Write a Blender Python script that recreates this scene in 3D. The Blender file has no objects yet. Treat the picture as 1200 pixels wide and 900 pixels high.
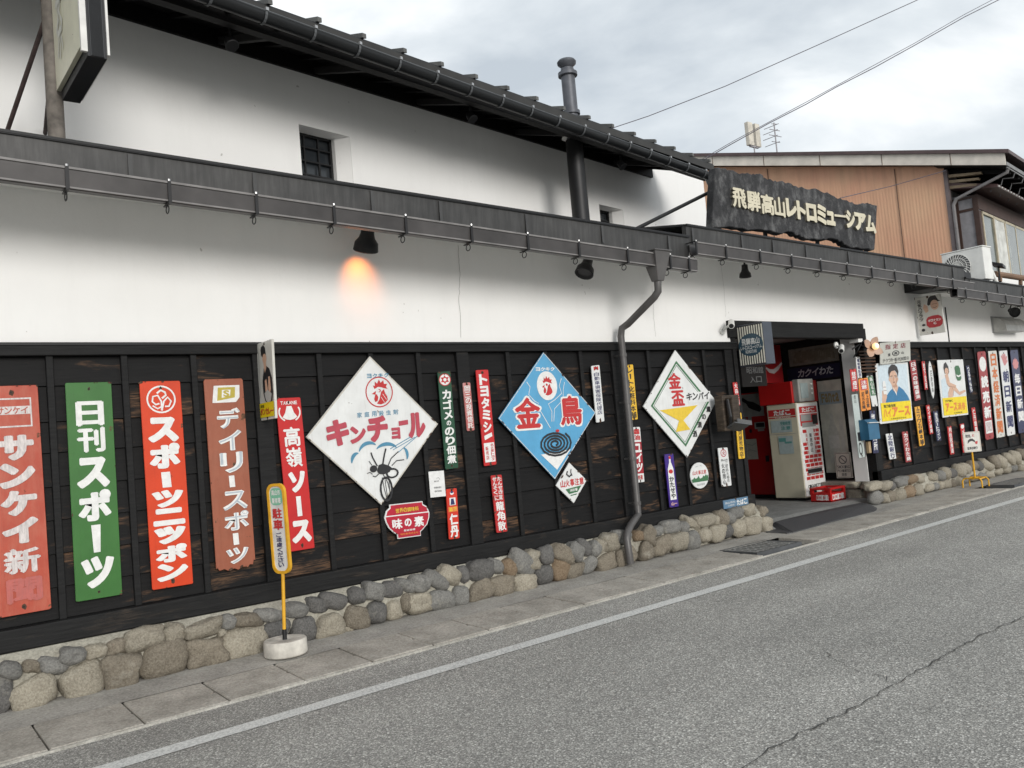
import bpy, math, random
from mathutils import Vector, Matrix
R = math.radians
random.seed(7)
scene = bpy.context.scene
COL = scene.collection

# ------------------------------------------------------------------ camera
F = 1000.0; CX, CY = 600.0, 450.0; EYE = 1.5
_r = R(5.0)
def _basis():
    U = 1865 - CX; V = -(400 - CY)
    v = -U*math.sin(_r) + V*math.cos(_r); u = U*math.cos(_r) + V*math.sin(_r)
    up = Vector((0, F, -v)).normalized()
    X = Vector((u, v, F)).normalized()
    Y = -(up.cross(X))
    return X, Y, up
BX, BY, BZ = _basis()
def ray(px, py):
    u = px - CX; v = -(py - CY)
    d = Vector((u*math.cos(_r) + v*math.sin(_r), -u*math.sin(_r) + v*math.cos(_r), F))
    return Vector((d.dot(BX), d.dot(BY), d.dot(BZ)))
EYEV = Vector((0, 0, EYE))
def W(px, py, Y=6.5):                     # point where a sight line meets the vertical plane y = Y
    d = ray(px, py); return EYEV + d*(Y/d.y)
def G(px, py, z=0.0):                     # point where it meets the level z
    d = ray(px, py); return EYEV + d*((z-EYE)/d.z)
def WX(px, py, X):                        # ... the vertical plane x = X
    d = ray(px, py); return EYEV + d*(X/d.x)

cam = bpy.data.cameras.new('camera'); cam.lens = 30.0; cam.sensor_width = 36.0; cam.clip_end = 3000
co = bpy.data.objects.new('camera', cam); COL.objects.link(co)
def wv(a, b, c): return Vector((BX[0]*a+BX[1]*b+BX[2]*c, BY[0]*a+BY[1]*b+BY[2]*c, BZ[0]*a+BZ[1]*b+BZ[2]*c))
cr = wv(math.cos(_r), -math.sin(_r), 0); cu = wv(math.sin(_r), math.cos(_r), 0); cf = wv(0, 0, 1)
M = Matrix(((cr.x, cu.x, -cf.x, 0), (cr.y, cu.y, -cf.y, 0), (cr.z, cu.z, -cf.z, 0), (0, 0, 0, 1)))
co.matrix_world = Matrix.Translation(EYEV) @ M
scene.camera = co
scene.render.resolution_x = 1024; scene.render.resolution_y = 768

# ------------------------------------------------------------------ light
SUN_EL, SUN_AZ = 15.0, -12.0              # azimuth measured from -Y (street side) towards +X
world = bpy.data.worlds.new('World'); scene.world = world; world.use_nodes = True
wt = world.node_tree; wn = wt.nodes; wl = wt.links
for n in list(wn): wn.remove(n)
wo = wn.new('ShaderNodeOutputWorld'); bg = wn.new('ShaderNodeBackground'); bg.inputs[1].default_value = 0.1
sky = wn.new('ShaderNodeTexSky'); sky.sky_type = 'NISHITA'; sky.sun_disc = False
sky.sun_elevation = R(SUN_EL); sky.sun_rotation = R(180 - SUN_AZ)
sky.air_density = 1.0; sky.dust_density = 4.0
tc = wn.new('ShaderNodeTexCoord')
mp = wn.new('ShaderNodeMapping'); mp.inputs['Scale'].default_value = (1.0, 1.0, 2.2); mp.inputs['Location'].default_value = (0.35, 0.1, 0.2)
n1 = wn.new('ShaderNodeTexNoise'); n1.inputs['Scale'].default_value = 2.6; n1.inputs['Detail'].default_value = 7; n1.inputs['Roughness'].default_value = 0.52; n1.inputs['Distortion'].default_value = 0.25
cr_ = wn.new('ShaderNodeValToRGB')
cr_.color_ramp.elements[0].position = 0.36; cr_.color_ramp.elements[0].color = (4.2, 4.65, 5.1, 1)
cr_.color_ramp.elements[1].position = 0.63; cr_.color_ramp.elements[1].color = (8.6, 8.75, 8.8, 1)
e = cr_.color_ramp.elements.new(0.50); e.color = (5.9, 6.3, 6.6, 1)
mx = wn.new('ShaderNodeMix'); mx.data_type = 'RGBA'; mx.inputs[0].default_value = 0.93
wl.new(tc.outputs['Generated'], mp.inputs[0]); wl.new(mp.outputs[0], n1.inputs['Vector'])
wl.new(n1.outputs[0], cr_.inputs[0]); wl.new(sky.outputs[0], mx.inputs[6]); wl.new(cr_.outputs[0], mx.inputs[7])
wl.new(mx.outputs[2], bg.inputs[0]); wl.new(bg.outputs[0], wo.inputs[0])
sl = bpy.data.lights.new('sun', 'SUN'); sl.energy = 1.35; sl.angle = R(22); sl.color = (1.0, 0.975, 0.94)
so = bpy.data.objects.new('sun', sl); COL.objects.link(so)
el, az = R(SUN_EL), R(SUN_AZ)
sd = Vector((math.sin(az)*math.cos(el), -math.cos(az)*math.cos(el), math.sin(el)))
so.rotation_euler = sd.to_track_quat('Z', 'Y').to_euler(); so.location = (0, -5, 12)
scene.view_settings.view_transform = 'Standard'; scene.view_settings.look = 'None'
scene.view_settings.gamma = 1.0; scene.view_settings.exposure = 0.50

# ------------------------------------------------------------------ materials
def _new(name):
    m = bpy.data.materials.new(name); m.use_nodes = True
    nt = m.node_tree; b = nt.nodes['Principled BSDF']; return m, nt, b
def _noise(nt, scale, detail=4, rough=.55, stretch=None, rnd=False, kind='Object', dist=0):
    t = nt.nodes.new('ShaderNodeTexCoord'); n = nt.nodes.new('ShaderNodeTexNoise')
    n.inputs['Scale'].default_value = scale; n.inputs['Detail'].default_value = detail; n.inputs['Roughness'].default_value = rough
    n.inputs['Distortion'].default_value = dist
    src = t.outputs[kind]
    if stretch:
        mpp = nt.nodes.new('ShaderNodeMapping'); mpp.inputs['Scale'].default_value = stretch
        nt.links.new(src, mpp.inputs[0]); src = mpp.outputs[0]
    if rnd:
        oi = nt.nodes.new('ShaderNodeObjectInfo'); ad = nt.nodes.new('ShaderNodeVectorMath'); ad.operation = 'ADD'
        mu = nt.nodes.new('ShaderNodeMath'); mu.operation = 'MULTIPLY'; mu.inputs[1].default_value = 57.0
        nt.links.new(oi.outputs['Random'], mu.inputs[0]); nt.links.new(mu.outputs[0], ad.inputs[1]); nt.links.new(src, ad.inputs[0]); src = ad.outputs[0]
    nt.links.new(src, n.inputs['Vector']); return n.outputs[0]
def _ramp(nt, src, stops):
    r = nt.nodes.new('ShaderNodeValToRGB'); el = r.color_ramp.elements
    el[0].position, el[0].color = stops[0][0], (*stops[0][1], 1) if not isinstance(stops[0][1], (int, float)) else (stops[0][1],)*3 + (1,)
    el[1].position, el[1].color = stops[-1][0], (*stops[-1][1], 1) if not isinstance(stops[-1][1], (int, float)) else (stops[-1][1],)*3 + (1,)
    for p, c in stops[1:-1]:
        x = el.new(p); x.color = (*c, 1) if not isinstance(c, (int, float)) else (c,)*3 + (1,)
    nt.links.new(src, r.inputs[0]); return r.outputs[0]
def _mix(nt, fac, a, b, mode='MIX'):
    m = nt.nodes.new('ShaderNodeMix'); m.data_type = 'RGBA'; m.blend_type = mode
    for i, v in ((0, fac), (6, a), (7, b)):
        if hasattr(v, 'links'): nt.links.new(v, m.inputs[i])
        elif i == 0: m.inputs[0].default_value = v
        else: m.inputs[i].default_value = (*v, 1)
    return m.outputs[2]
def _bump(nt, b, src, strength, dist=0.01):
    bp = nt.nodes.new('ShaderNodeBump'); bp.inputs['Strength'].default_value = strength; bp.inputs['Distance'].default_value = dist
    nt.links.new(src, bp.inputs['Height']); nt.links.new(bp.outputs[0], b.inputs['Normal'])
_mc = {}
def mat(name, col, rough=.6, metal=0., var=.25, scale=6., bump=.0, bscale=40., rnd=.0, spec=.5):
    if name in _mc: return _mc[name]
    m, nt, b = _new(name)
    n = _noise(nt, scale, 5)
    lo = tuple(max(0, c*(1-var)) for c in col); hi = tuple(min(1, c*(1+var*.6)) for c in col)
    c = _ramp(nt, n, [(.3, lo), (.7, hi)])
    if rnd:
        oi = nt.nodes.new('ShaderNodeObjectInfo'); rr = _ramp(nt, oi.outputs['Random'], [(0, 1-rnd), (1, 1.0)])
        c = _mix(nt, 1.0, c, rr, 'MULTIPLY')
    nt.links.new(c, b.inputs['Base Color']); b.inputs['Roughness'].default_value = rough; b.inputs['Metallic'].default_value = metal
    b.inputs['Specular IOR Level'].default_value = spec
    if bump: _bump(nt, b, _noise(nt, bscale, 4), bump)
    _mc[name] = m; return m
def enamel(name, col, wear=.35, rough=.3, fade=.0, fadecol=(.75, .7, .68)):
    """enamelled sheet: solid colour, faint mottling, rust chips, optional sun-faded patches"""
    if name in _mc: return _mc[name]
    m, nt, b = _new(name)
    c = _ramp(nt, _noise(nt, 5, 5), [(.3, tuple(x*.86 for x in col)), (.7, tuple(min(1, x*1.05) for x in col))])
    if fade:
        f = _ramp(nt, _noise(nt, 14, 6, .7, (1, 1, .35)), [(.5-fade*.2, 0), (.62, fade)])
        c = _mix(nt, f, c, fadecol)
    ch = _ramp(nt, _noise(nt, 11, 8, .62), [(.72-.09*wear, 0), (.735-.09*wear, 1)])
    rc = _ramp(nt, _noise(nt, 60, 3), [(.35, (.05, .03, .02)), (.65, (.17, .08, .04))])
    c = _mix(nt, ch, c, rc)
    st = _ramp(nt, _noise(nt, 9, 4, .6, (6, 6, .6)), [(.55, (1, 1, 1)), (.8, (.72, .66, .6))])
    c = _mix(nt, .6*wear+.2, c, st, 'MULTIPLY')
    nt.links.new(c, b.inputs['Base Color']); rr = _ramp(nt, ch, [(0, rough), (1, .85)])
    nt.links.new(rr, b.inputs['Roughness'])
    _bump(nt, b, _noise(nt, 3.5, 2), .12, .02)
    _mc[name] = m; return m
def paint(name, col, worn=0., rough=.4):
    if name in _mc: return _mc[name]
    m, nt, b = _new(name)
    c = _ramp(nt, _noise(nt, 20, 4), [(.3, tuple(x*.85 for x in col)), (.7, tuple(min(1, x*1.03) for x in col))])
    if worn:
        f = _ramp(nt, _noise(nt, 30, 6, .7, (2.5, 1, .5)), [(.42, 0), (.62, worn)])
        c = _mix(nt, f, c, tuple(x*.45+.06 for x in col))
    nt.links.new(c, b.inputs['Base Color']); b.inputs['Roughness'].default_value = rough
    _mc[name] = m; return m

def m_plaster():
    m, nt, b = _new('white_plaster')
    a = _ramp(nt, _noise(nt, .8, 6, .6), [(.25, (.81, .805, .785)), (.75, (.875, .87, .855))])
    s = _ramp(nt, _noise(nt, 2.2, 6, .65, (3.0, 3.0, .35)), [(.5, 1.0), (.9, .93)])
    c = _mix(nt, .7, a, s, 'MULTIPLY')
    k = _ramp(nt, _noise(nt, 13, 2, .5), [(.765, 0), (.785, .55)])
    c = _mix(nt, k, c, (.30, .28, .25))
    nt.links.new(c, b.inputs['Base Color']); b.inputs['Roughness'].default_value = .85
    _bump(nt, b, _noise(nt, 16, 6, .6), .18, .012); return m
PLASTER = m_plaster()
def m_wood(name, dark, mid, worn, t0=.56, t1=.72, rnd=True):
    m, nt, b = _new(name)
    g = _noise(nt, 2.4, 7, .68, (1.6, 6, 26), rnd, dist=.6)
    base = _ramp(nt, g, [(.3, dark), (.7, mid)])
    w = _noise(nt, 1.7, 6, .6, (1.5, 3, 5.5), rnd, dist=.4)
    # weather: the lower boards lose more of their stain to splash and hands
    geo = nt.nodes.new('ShaderNodeNewGeometry'); sx = nt.nodes.new('ShaderNodeSeparateXYZ'); nt.links.new(geo.outputs['Position'], sx.inputs[0])
    mr = nt.nodes.new('ShaderNodeMapRange'); mr.inputs[1].default_value = 2.4; mr.inputs[2].default_value = .4; mr.inputs[3].default_value = -.02; mr.inputs[4].default_value = .055
    nt.links.new(sx.outputs[2], mr.inputs[0])
    oi = nt.nodes.new('ShaderNodeObjectInfo'); m2 = nt.nodes.new('ShaderNodeMapRange'); m2.inputs[3].default_value = -.09; m2.inputs[4].default_value = .07
    nt.links.new(oi.outputs['Random'], m2.inputs[0])
    ad = nt.nodes.new('ShaderNodeMath'); nt.links.new(w, ad.inputs[0]); nt.links.new(mr.outputs[0], ad.inputs[1])
    ad2 = nt.nodes.new('ShaderNodeMath'); nt.links.new(ad.outputs[0], ad2.inputs[0]); nt.links.new(m2.outputs[0], ad2.inputs[1])
    f = _ramp(nt, ad2.outputs[0], [(t0, 0), (t1, 1)])
    gg = _ramp(nt, _noise(nt, 3, 6, .7, (1.5, 8, 34), rnd, dist=.8), [(.42, 0), (.62, 1)])
    mm = nt.nodes.new('ShaderNodeMath'); mm.operation = 'MULTIPLY'; nt.links.new(f, mm.inputs[0]); nt.links.new(gg, mm.inputs[1])
    wc = _ramp(nt, g, [(.3, tuple(x*.5 for x in worn)), (.7, worn)])
    c = _mix(nt, mm.outputs[0], base, wc)
    nt.links.new(c, b.inputs['Base Color']); b.inputs['Roughness'].default_value = .62
    b.inputs['Specular IOR Level'].default_value = .22
    _bump(nt, b, g, .35, .006); return m
BOARD = m_wood('charred_board', (.003, .003, .0035), (.0095, .009, .009), (.20, .11, .06), .575, .70)
BEAM = m_wood('black_beam', (.005, .005, .0055), (.017, .017, .017), (.10, .075, .055), .68, .84)
DARKWOOD = m_wood('eave_wood', (.003, .003, .003), (.007, .006, .006), (.03, .02, .015), .66, .8)
OLDWOOD = m_wood('weathered_wood', (.02, .016, .012), (.085, .065, .05), (.22, .17, .12))

def m_stone(name, lo, hi, sp):
    m, nt, b = _new(name)
    a = _ramp(nt, _noise(nt, 5, 6, .65, None, True), [(.3, lo), (.7, hi)])
    k = _ramp(nt, _noise(nt, 75, 6, .75, None, True), [(.36, tuple(x*.6 for x in lo)), (.64, sp)])
    c = _mix(nt, .5, a, k)
    oi = nt.nodes.new('ShaderNodeObjectInfo'); rr = _ramp(nt, oi.outputs['Random'], [(0, .78), (1, 1.0)])
    c = _mix(nt, 1.0, c, rr, 'MULTIPLY')
    lch = _ramp(nt, _noise(nt, 3.2, 6, .7, None, True), [(.6, 0), (.7, .5)])
    c = _mix(nt, lch, c, (.42, .40, .34))
    nt.links.new(c, b.inputs['Base Color']); b.inputs['Roughness'].default_value = .86
    _bump(nt, b, _noise(nt, 22, 7, .68, None, True), .9, .025); return m
STONES = {'g': m_stone('grey_stone', (.13, .128, .12), (.26, .255, .238), (.36, .35, .32)),
          'd': m_stone('dark_stone', (.075, .073, .07), (.165, .16, .152), (.26, .25, .235)),
          't': m_stone('tan_stone', (.23, .20, .15), (.43, .385, .30), (.54, .50, .41)),
          'b': m_stone('brown_stone', (.14, .115, .085), (.28, .24, .18), (.38, .34, .27)),
          'o': m_stone('ochre_stone', (.18, .115, .065), (.31, .22, .14), (.4, .32, .22))}
def m_mortar(name, lo, hi, bs=.5):
    m, nt, b = _new(name)
    c = _ramp(nt, _noise(nt, 3.5, 7, .7), [(.3, lo), (.7, hi)])
    k = _ramp(nt, _noise(nt, 60, 5, .7), [(.32, .55), (.66, 1.18)])
    c = _mix(nt, .8, c, k, 'MULTIPLY')
    nt.links.new(c, b.inputs['Base Color']); b.inputs['Roughness'].default_value = .92
    _bump(nt, b, _noise(nt, 28, 7, .7), bs, .015); return m
MORTAR = m_mortar('mortar', (.27, .25, .205), (.52, .50, .42))
CONC = m_mortar('old_concrete', (.27, .255, .23), (.45, .43, .39), .4)
PAVERM = m_mortar('stained_paver', (.27, .25, .215), (.52, .485, .43), .7)
def m_asphalt():
    m, nt, b = _new('asphalt')
    t = nt.nodes.new('ShaderNodeTexCoord')
    v = nt.nodes.new('ShaderNodeTexVoronoi'); v.inputs['Scale'].default_value = 115; nt.links.new(t.outputs['Object'], v.inputs['Vector'])
    cc = nt.nodes.new('ShaderNodeSeparateColor'); nt.links.new(v.outputs['Color'], cc.inputs[0])
    agg = _ramp(nt, cc.outputs[0], [(.0, (.27, .262, .242)), (.5, (.40, .388, .358)), (.85, (.53, .515, .47)), (1.0, (.84, .82, .76))])
    d = _ramp(nt, v.outputs['Distance'], [(.25, 1.0), (.8, .5)])
    c = _mix(nt, 1.0, agg, d, 'MULTIPLY')
    big = _ramp(nt, _noise(nt, .55, 6, .6), [(.3, .86), (.7, 1.1)])
    c = _mix(nt, 1.0, c, big, 'MULTIPLY')
    tr = _ramp(nt, _noise(nt, 1.1, 4, .55, (.12, 1.0, 1)), [(.35, .86), (.65, 1.06)]); c = _mix(nt, 1.0, c, tr, 'MULTIPLY')
    oil = _ramp(nt, _noise(nt, 2.3, 6, .7), [(.66, 1.0), (.74, .80)]); c = _mix(nt, 1.0, c, oil, 'MULTIPLY')
    f = _ramp(nt, _noise(nt, 160, 3, .6), [(.3, .72), (.7, 1.25)])
    c = _mix(nt, 1.0, c, f, 'MULTIPLY')
    nt.links.new(c, b.inputs['Base Color']); b.inputs['Roughness'].default_value = .88
    _bump(nt, b, v.outputs['Distance'], .5, .006); return m
ASPHALT = m_asphalt()
def m_line():
    m, nt, b = _new('worn_road_paint')
    f = _ramp(nt, _noise(nt, 75, 6, .75), [(.44, 0), (.60, 1)])
    g = _ramp(nt, _noise(nt, 2.0, 5, .6), [(.3, .45), (.7, .95)])
    mm = nt.nodes.new('ShaderNodeMath'); mm.operation = 'MULTIPLY'; nt.links.new(f, mm.inputs[0]); nt.links.new(g, mm.inputs[1])
    inv = nt.nodes.new('ShaderNodeMath'); inv.operation = 'SUBTRACT'; inv.inputs[0].default_value = 1; nt.links.new(mm.outputs[0], inv.inputs[1])
    c = _mix(nt, inv.outputs[0], (.28, .28, .27), (.68, .68, .65))
    nt.links.new(c, b.inputs['Base Color']); b.inputs['Roughness'].default_value = .8
    _bump(nt, b, _noise(nt, 90, 4), .4, .005); return m
LINE = m_line()
METAL = mat('painted_steel_grey', (.085, .088, .092), .45, .0, .35, 3, .1, 12)
FASC = None
def m_fascia():
    m, nt, b = _new('fascia_sheet')
    a = _ramp(nt, _noise(nt, 2.0, 6, .6, (1, 1, 1)), [(.3, (.044, .044, .044)), (.7, (.085, .083, .081))])
    s = _ramp(nt, _noise(nt, 5, 5, .6, (6, 6, .5)), [(.4, .75), (.7, 1.15)])
    c = _mix(nt, 1.0, a, s, 'MULTIPLY')
    nt.links.new(c, b.inputs['Base Color']); b.inputs['Roughness'].default_value = .5; b.inputs['Metallic'].default_value = .25
    _bump(nt, b, _noise(nt, 3, 3), .15, .02); return m
FASC = m_fascia()
GUTTER = mat('gutter_brown', (.062, .057, .056), .42, .1, .35, 4)
GUTLIP = mat('gutter_lip', (.20, .19, .185), .5, .0, .3, 8)
UGUT = mat('upper_gutter', (.010, .011, .012), .38, .1, .3, 4)
BLACK = mat('black_iron', (.013, .013, .014), .5, .2, .3, 8)
STEEL = mat('bare_steel', (.45, .45, .45), .35, .8, .2, 9)
ROOFM = mat('dark_roof', (.025, .026, .028), .5, .1, .4, 5, .2, 10)
RUSTP = mat('rusty_pole', (.17, .15, .13), .75, .1, .5, 12, .3, 30)
RUSTR = mat('rusty_rod', (.055, .035, .032), .7, .1, .5, 18)
PIPE = mat('downpipe_grey', (.10, .095, .093), .42, .1, .25, 5)
GLASS = mat('window_glass', (.03, .035, .04), .08, 0, .2, 3)
WHITEP = mat('white_plastic', (.74, .74, .71), .45, 0, .1, 7)
WHITEM = mat('white_metal', (.70, .69, .66), .5, 0, .18, 9)

# ------------------------------------------------------------------ mesh helpers
class MB:
    def __init__(s): s.v = []; s.f = []; s.m = []; s.smooth = False
    def add(s, vs, fs, mi=0):
        o = len(s.v); s.v += [Vector(v) for v in vs]; s.f += [tuple(i+o for i in f) for f in fs]; s.m += [mi]*len(fs); return s
    def box(s, x0, x1, y0, y1, z0, z1, mi=0):
        vs = [(x, y, z) for z in (z0, z1) for y in (y0, y1) for x in (x0, x1)]
        return s.add(vs, [(0, 2, 3, 1), (4, 5, 7, 6), (0, 1, 5, 4), (2, 6, 7, 3), (0, 4, 6, 2), (1, 3, 7, 5)], mi)
    def obox(s, c, e1, e2, e3, mi=0):          # centre and three half vectors
        c = Vector(c); e1, e2, e3 = Vector(e1), Vector(e2), Vector(e3)
        vs = [c + a*e1 + b*e2 + d*e3 for d in (-1, 1) for b in (-1, 1) for a in (-1, 1)]
        return s.add(vs, [(0, 2, 3, 1), (4, 5, 7, 6), (0, 1, 5, 4), (2, 6, 7, 3), (0, 4, 6, 2), (1, 3, 7, 5)], mi)
    def prism(s, pts, off, mi=0):              # polygon points, extruded by off
        n = len(pts); off = Vector(off); vs = [Vector(p) for p in pts] + [Vector(p)+off for p in pts]
        fs = [tuple(range(n)), tuple(range(2*n-1, n-1, -1))] + [(i, i+n, (i+1) % n + n, (i+1) % n) for i in range(n)]
        return s.add(vs, fs, mi)
    def bar(s, a, b, w, h, up=(0, 0, 1), mi=0):
        a, b = Vector(a), Vector(b); d = (b-a); L = d.length; d.normalize(); up = Vector(up)
        side = d.cross(up).normalized(); up2 = side.cross(d).normalized()
        return s.obox((a+b)/2, d*L/2, side*w/2, up2*h/2, mi)
    def tube(s, pts, r, seg=10, mi=0, caps=True):
        pts = [Vector(p) for p in pts]; rs = r if isinstance(r, (list, tuple)) else [r]*len(pts)
        o = len(s.v); prev = None
        for i, p in enumerate(pts):
            if i == 0: d = pts[1]-p
            elif i == len(pts)-1: d = p-pts[i-1]
            else: d = (pts[i+1]-p).normalized() + (p-pts[i-1]).normalized()
            d.normalize()
            if prev is None:
                a = Vector((0, 0, 1)) if abs(d.z) < .9 else Vector((1, 0, 0)); u = d.cross(a).normalized()
            else: u = (prev - d*prev.dot(d)).normalized()
            prev = u; w = d.cross(u)
            for k in range(seg):
                t = 2*math.pi*k/seg; s.v.append(p + (u*math.cos(t) + w*math.sin(t))*rs[i])
        for i in range(len(pts)-1):
            for k in range(seg):
                a = o+i*seg+k; b = o+i*seg+(k+1) % seg; s.f.append((a, b, b+seg, a+seg)); s.m.append(mi)
        if caps:
            s.f.append(tuple(o+k for k in range(seg))[::-1]); s.m.append(mi)
            e = o+(len(pts)-1)*seg; s.f.append(tuple(e+k for k in range(seg))); s.m.append(mi)
        return s
    def lathe(s, c, prof, seg=20, axis=(0, 0, 1), mi=0):   # prof: (radius, height)
        c = Vector(c); ax = Vector(axis).normalized()
        pts = [c + ax*h for r, h in prof]
        a = Vector((0, 0, 1)) if abs(ax.z) < .9 else Vector((1, 0, 0)); u = ax.cross(a).normalized(); w = ax.cross(u)
        o = len(s.v)
        for (r, h), p in zip(prof, pts):
            for k in range(seg):
                t = 2*math.pi*k/seg; s.v.append(p + (u*math.cos(t)+w*math.sin(t))*max(r, 1e-4))
        for i in range(len(prof)-1):
            for k in range(seg):
                a = o+i*seg+k; b = o+i*seg+(k+1) % seg; s.f.append((a, b, b+seg, a+seg)); s.m.append(mi)
        s.f.append(tuple(o+k for k in range(seg))[::-1]); s.m.append(mi)
        e = o+(len(prof)-1)*seg; s.f.append(tuple(e+k for k in range(seg))); s.m.append(mi)
        return s
def obj(name, mb, m, parent=None, smooth=False, bevel=0, kind=None, seg=2):
    off = Vector((0, 0, 0)); p = parent
    while p is not None: off += p.location; p = p.parent
    me = bpy.data.meshes.new(name); me.from_pydata([v-off for v in mb.v], [], mb.f)
    ms = m if isinstance(m, (list, tuple)) else [m]
    for x in ms: me.materials.append(x)
    if len(ms) > 1:
        for i, pl in enumerate(me.polygons): pl.material_index = mb.m[i]
    if smooth:
        for pl in me.polygons: pl.use_smooth = True
        me.set_sharp_from_angle(angle=R(40))
    me.update()
    o = bpy.data.objects.new(name, me); COL.objects.link(o); o.parent = parent
    if bevel:
        b = o.modifiers.new('bevel', 'BEVEL'); b.width = bevel; b.segments = seg; b.limit_method = 'ANGLE'; b.angle_limit = R(40)
    if kind: o['kind'] = kind
    return o
def thing(name, label, cat, loc, group=None):
    o = bpy.data.objects.new(name, None); COL.objects.link(o); o.location = loc; o.empty_display_size = .1
    o['label'] = label; o['category'] = cat
    if group is None and name in ('enamel_sign', 'diamond_sign'): group = name.replace('_', ' ') + 's on the board wall'
    if group: o['group'] = group
    return o
def tag(o, label, cat, group=None):
    o['label'] = label; o['category'] = cat
    if group: o['group'] = group
    return o
def dupe(o, parent, delta):
    c = o.copy(); COL.objects.link(c); c.parent = parent; c.location = o.location + Vector(delta); return c

# ------------------------------------------------------------------ lettering
_fc = bpy.data.curves.new('glyph', 'FONT'); _fo = bpy.data.objects.new('glyph', _fc); COL.objects.link(_fo)
_fc.resolution_u = 3
_gc = {}
def glyph(ch, bold=.02):
    k = (ch, bold)
    if k not in _gc:
        _fc.body = ch; _fc.offset = bold
        me = _fo.to_mesh()
        vs = [(v.co.x, v.co.y) for v in me.vertices]; fs = [tuple(p.vertices) for p in me.polygons]
        _fo.to_mesh_clear(); _gc[k] = (vs, fs)
    return _gc[k]
class Face:
    """flat frame: a runs 0..1 along u, b runs 0..1 down v; n points out of the face"""
    def __init__(s, TL, TR, BL):
        s.o = Vector(TL); s.u = Vector(TR)-s.o; s.v = Vector(BL)-s.o
        s.n = s.v.cross(s.u).normalized(); s.W = s.u.length; s.H = s.v.length
        if s.n.dot(EYEV - s.o) < 0: s.n = -s.n
    def p(s, a, b, h=0): return s.o + s.u*a + s.v*b + s.n*h
def fglyph(mb, fr, ch, a0, b0, a1, b1, h, bold, mi=0, vert=False, slant=0):
    if ch in ' 　': return
    w, hh = a1-a0, b1-b0
    if ch in 'ー' and vert:
        pts = [(a0+w*.36, b0+hh*.06), (a0+w*.64, b0+hh*.06), (a0+w*.60, b0+hh*.94), (a0+w*.40, b0+hh*.94)]
        mb.add([fr.p(x, y, h) for x, y in pts], [(0, 1, 2, 3)], mi); return
    kanji = (ord(ch) > 0x33ff and bold > .012) or bold > .032; base = 0 if ord(ch) > 0x33ff else .028
    vs, fs = glyph(ch, base if kanji else bold)
    if not vs: return
    if kanji:
        V0, F0 = vs, fs; vs, fs = [], []; lev = []
        for k, (dx, dy) in enumerate(((0, 0), (1, 0), (-1, 0), (0, .8), (0, -.8)) + (((.7, .6), (-.7, .6), (.7, -.6), (-.7, -.6)) if bold > .06 else ())):
            o = len(vs); vs += [(x+dx*(bold-base)*.9, y+dy*(bold-base)*.9) for x, y in V0]; fs += [tuple(i+o for i in f) for f in F0]; lev += [k*.00012]*len(V0)
    else: lev = [0]*len(vs)
    xs = [v[0] for v in vs]; ys = [v[1] for v in vs]
    x0, x1, y0, y1 = min(xs), max(xs), min(ys), max(ys)
    if x1-x0 > .5 and y1-y0 > .5 or ord(ch) < 128: pass
    else:
        cx_, cy_ = (x0+x1)/2, (y0+y1)/2; dx = max(x1-x0, .8)/2; dy = max(y1-y0, .8)/2
        x0, x1, y0, y1 = cx_-dx, cx_+dx, cy_-dy, cy_+dy
    out = []
    for (x, y), lv in zip(vs, lev):
        t = (x-x0)/(x1-x0); q = (y1-y)/(y1-y0)
        out.append(fr.p(a0 + w*(t + slant*(.5-q)), b0 + hh*q, h+lv))
    mb.add(out, fs, mi)
def ftext(mb, fr, txt, box, h, vert=True, bold=.025, mi=0, gap=.08, slant=0):
    a0, b0, a1, b1 = box; n = len(txt)
    for i, ch in enumerate(txt):
        if vert:
            s = (b1-b0)/n; g = s*gap/2; fglyph(mb, fr, ch, a0, b0+i*s+g, a1, b0+(i+1)*s-g, h, bold, mi, True, slant)
        else:
            s = (a1-a0)/n; g = s*gap/2
            if ch == 'ー': mb.add([fr.p(x, y, h) for x, y in ((a0+i*s+g, b0+(b1-b0)*.42), (a0+(i+1)*s-g, b0+(b1-b0)*.42), (a0+(i+1)*s-g, b0+(b1-b0)*.6), (a0+i*s+g, b0+(b1-b0)*.6))], [(0, 1, 2, 3)], mi)
            else: fglyph(mb, fr, ch, a0+i*s+g, b0, a0+(i+1)*s-g, b1, h, bold, mi, False, slant)
def ell(cx, cy, rx, ry, n=28, t0=0, t1=360):
    return [(cx+rx*math.cos(R(t0+(t1-t0)*i/n)), cy+ry*math.sin(R(t0+(t1-t0)*i/n))) for i in range(n if t1-t0 == 360 else n+1)]
def rrect(fr, r=.015, n=4, a0=0, b0=0, a1=1, b1=1):
    ra = r/fr.W; rb = r/fr.H; P = []
    for cx_, cy_, t in ((a1-ra, b0+rb, -90), (a1-ra, b1-rb, 0), (a0+ra, b1-rb, 90), (a0+ra, b0+rb, 180)):
        for i in range(n+1):
            P.append((cx_+ra*math.cos(R(t+90*i/n)), cy_+rb*math.sin(R(t+90*i/n))))
    return P
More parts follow.
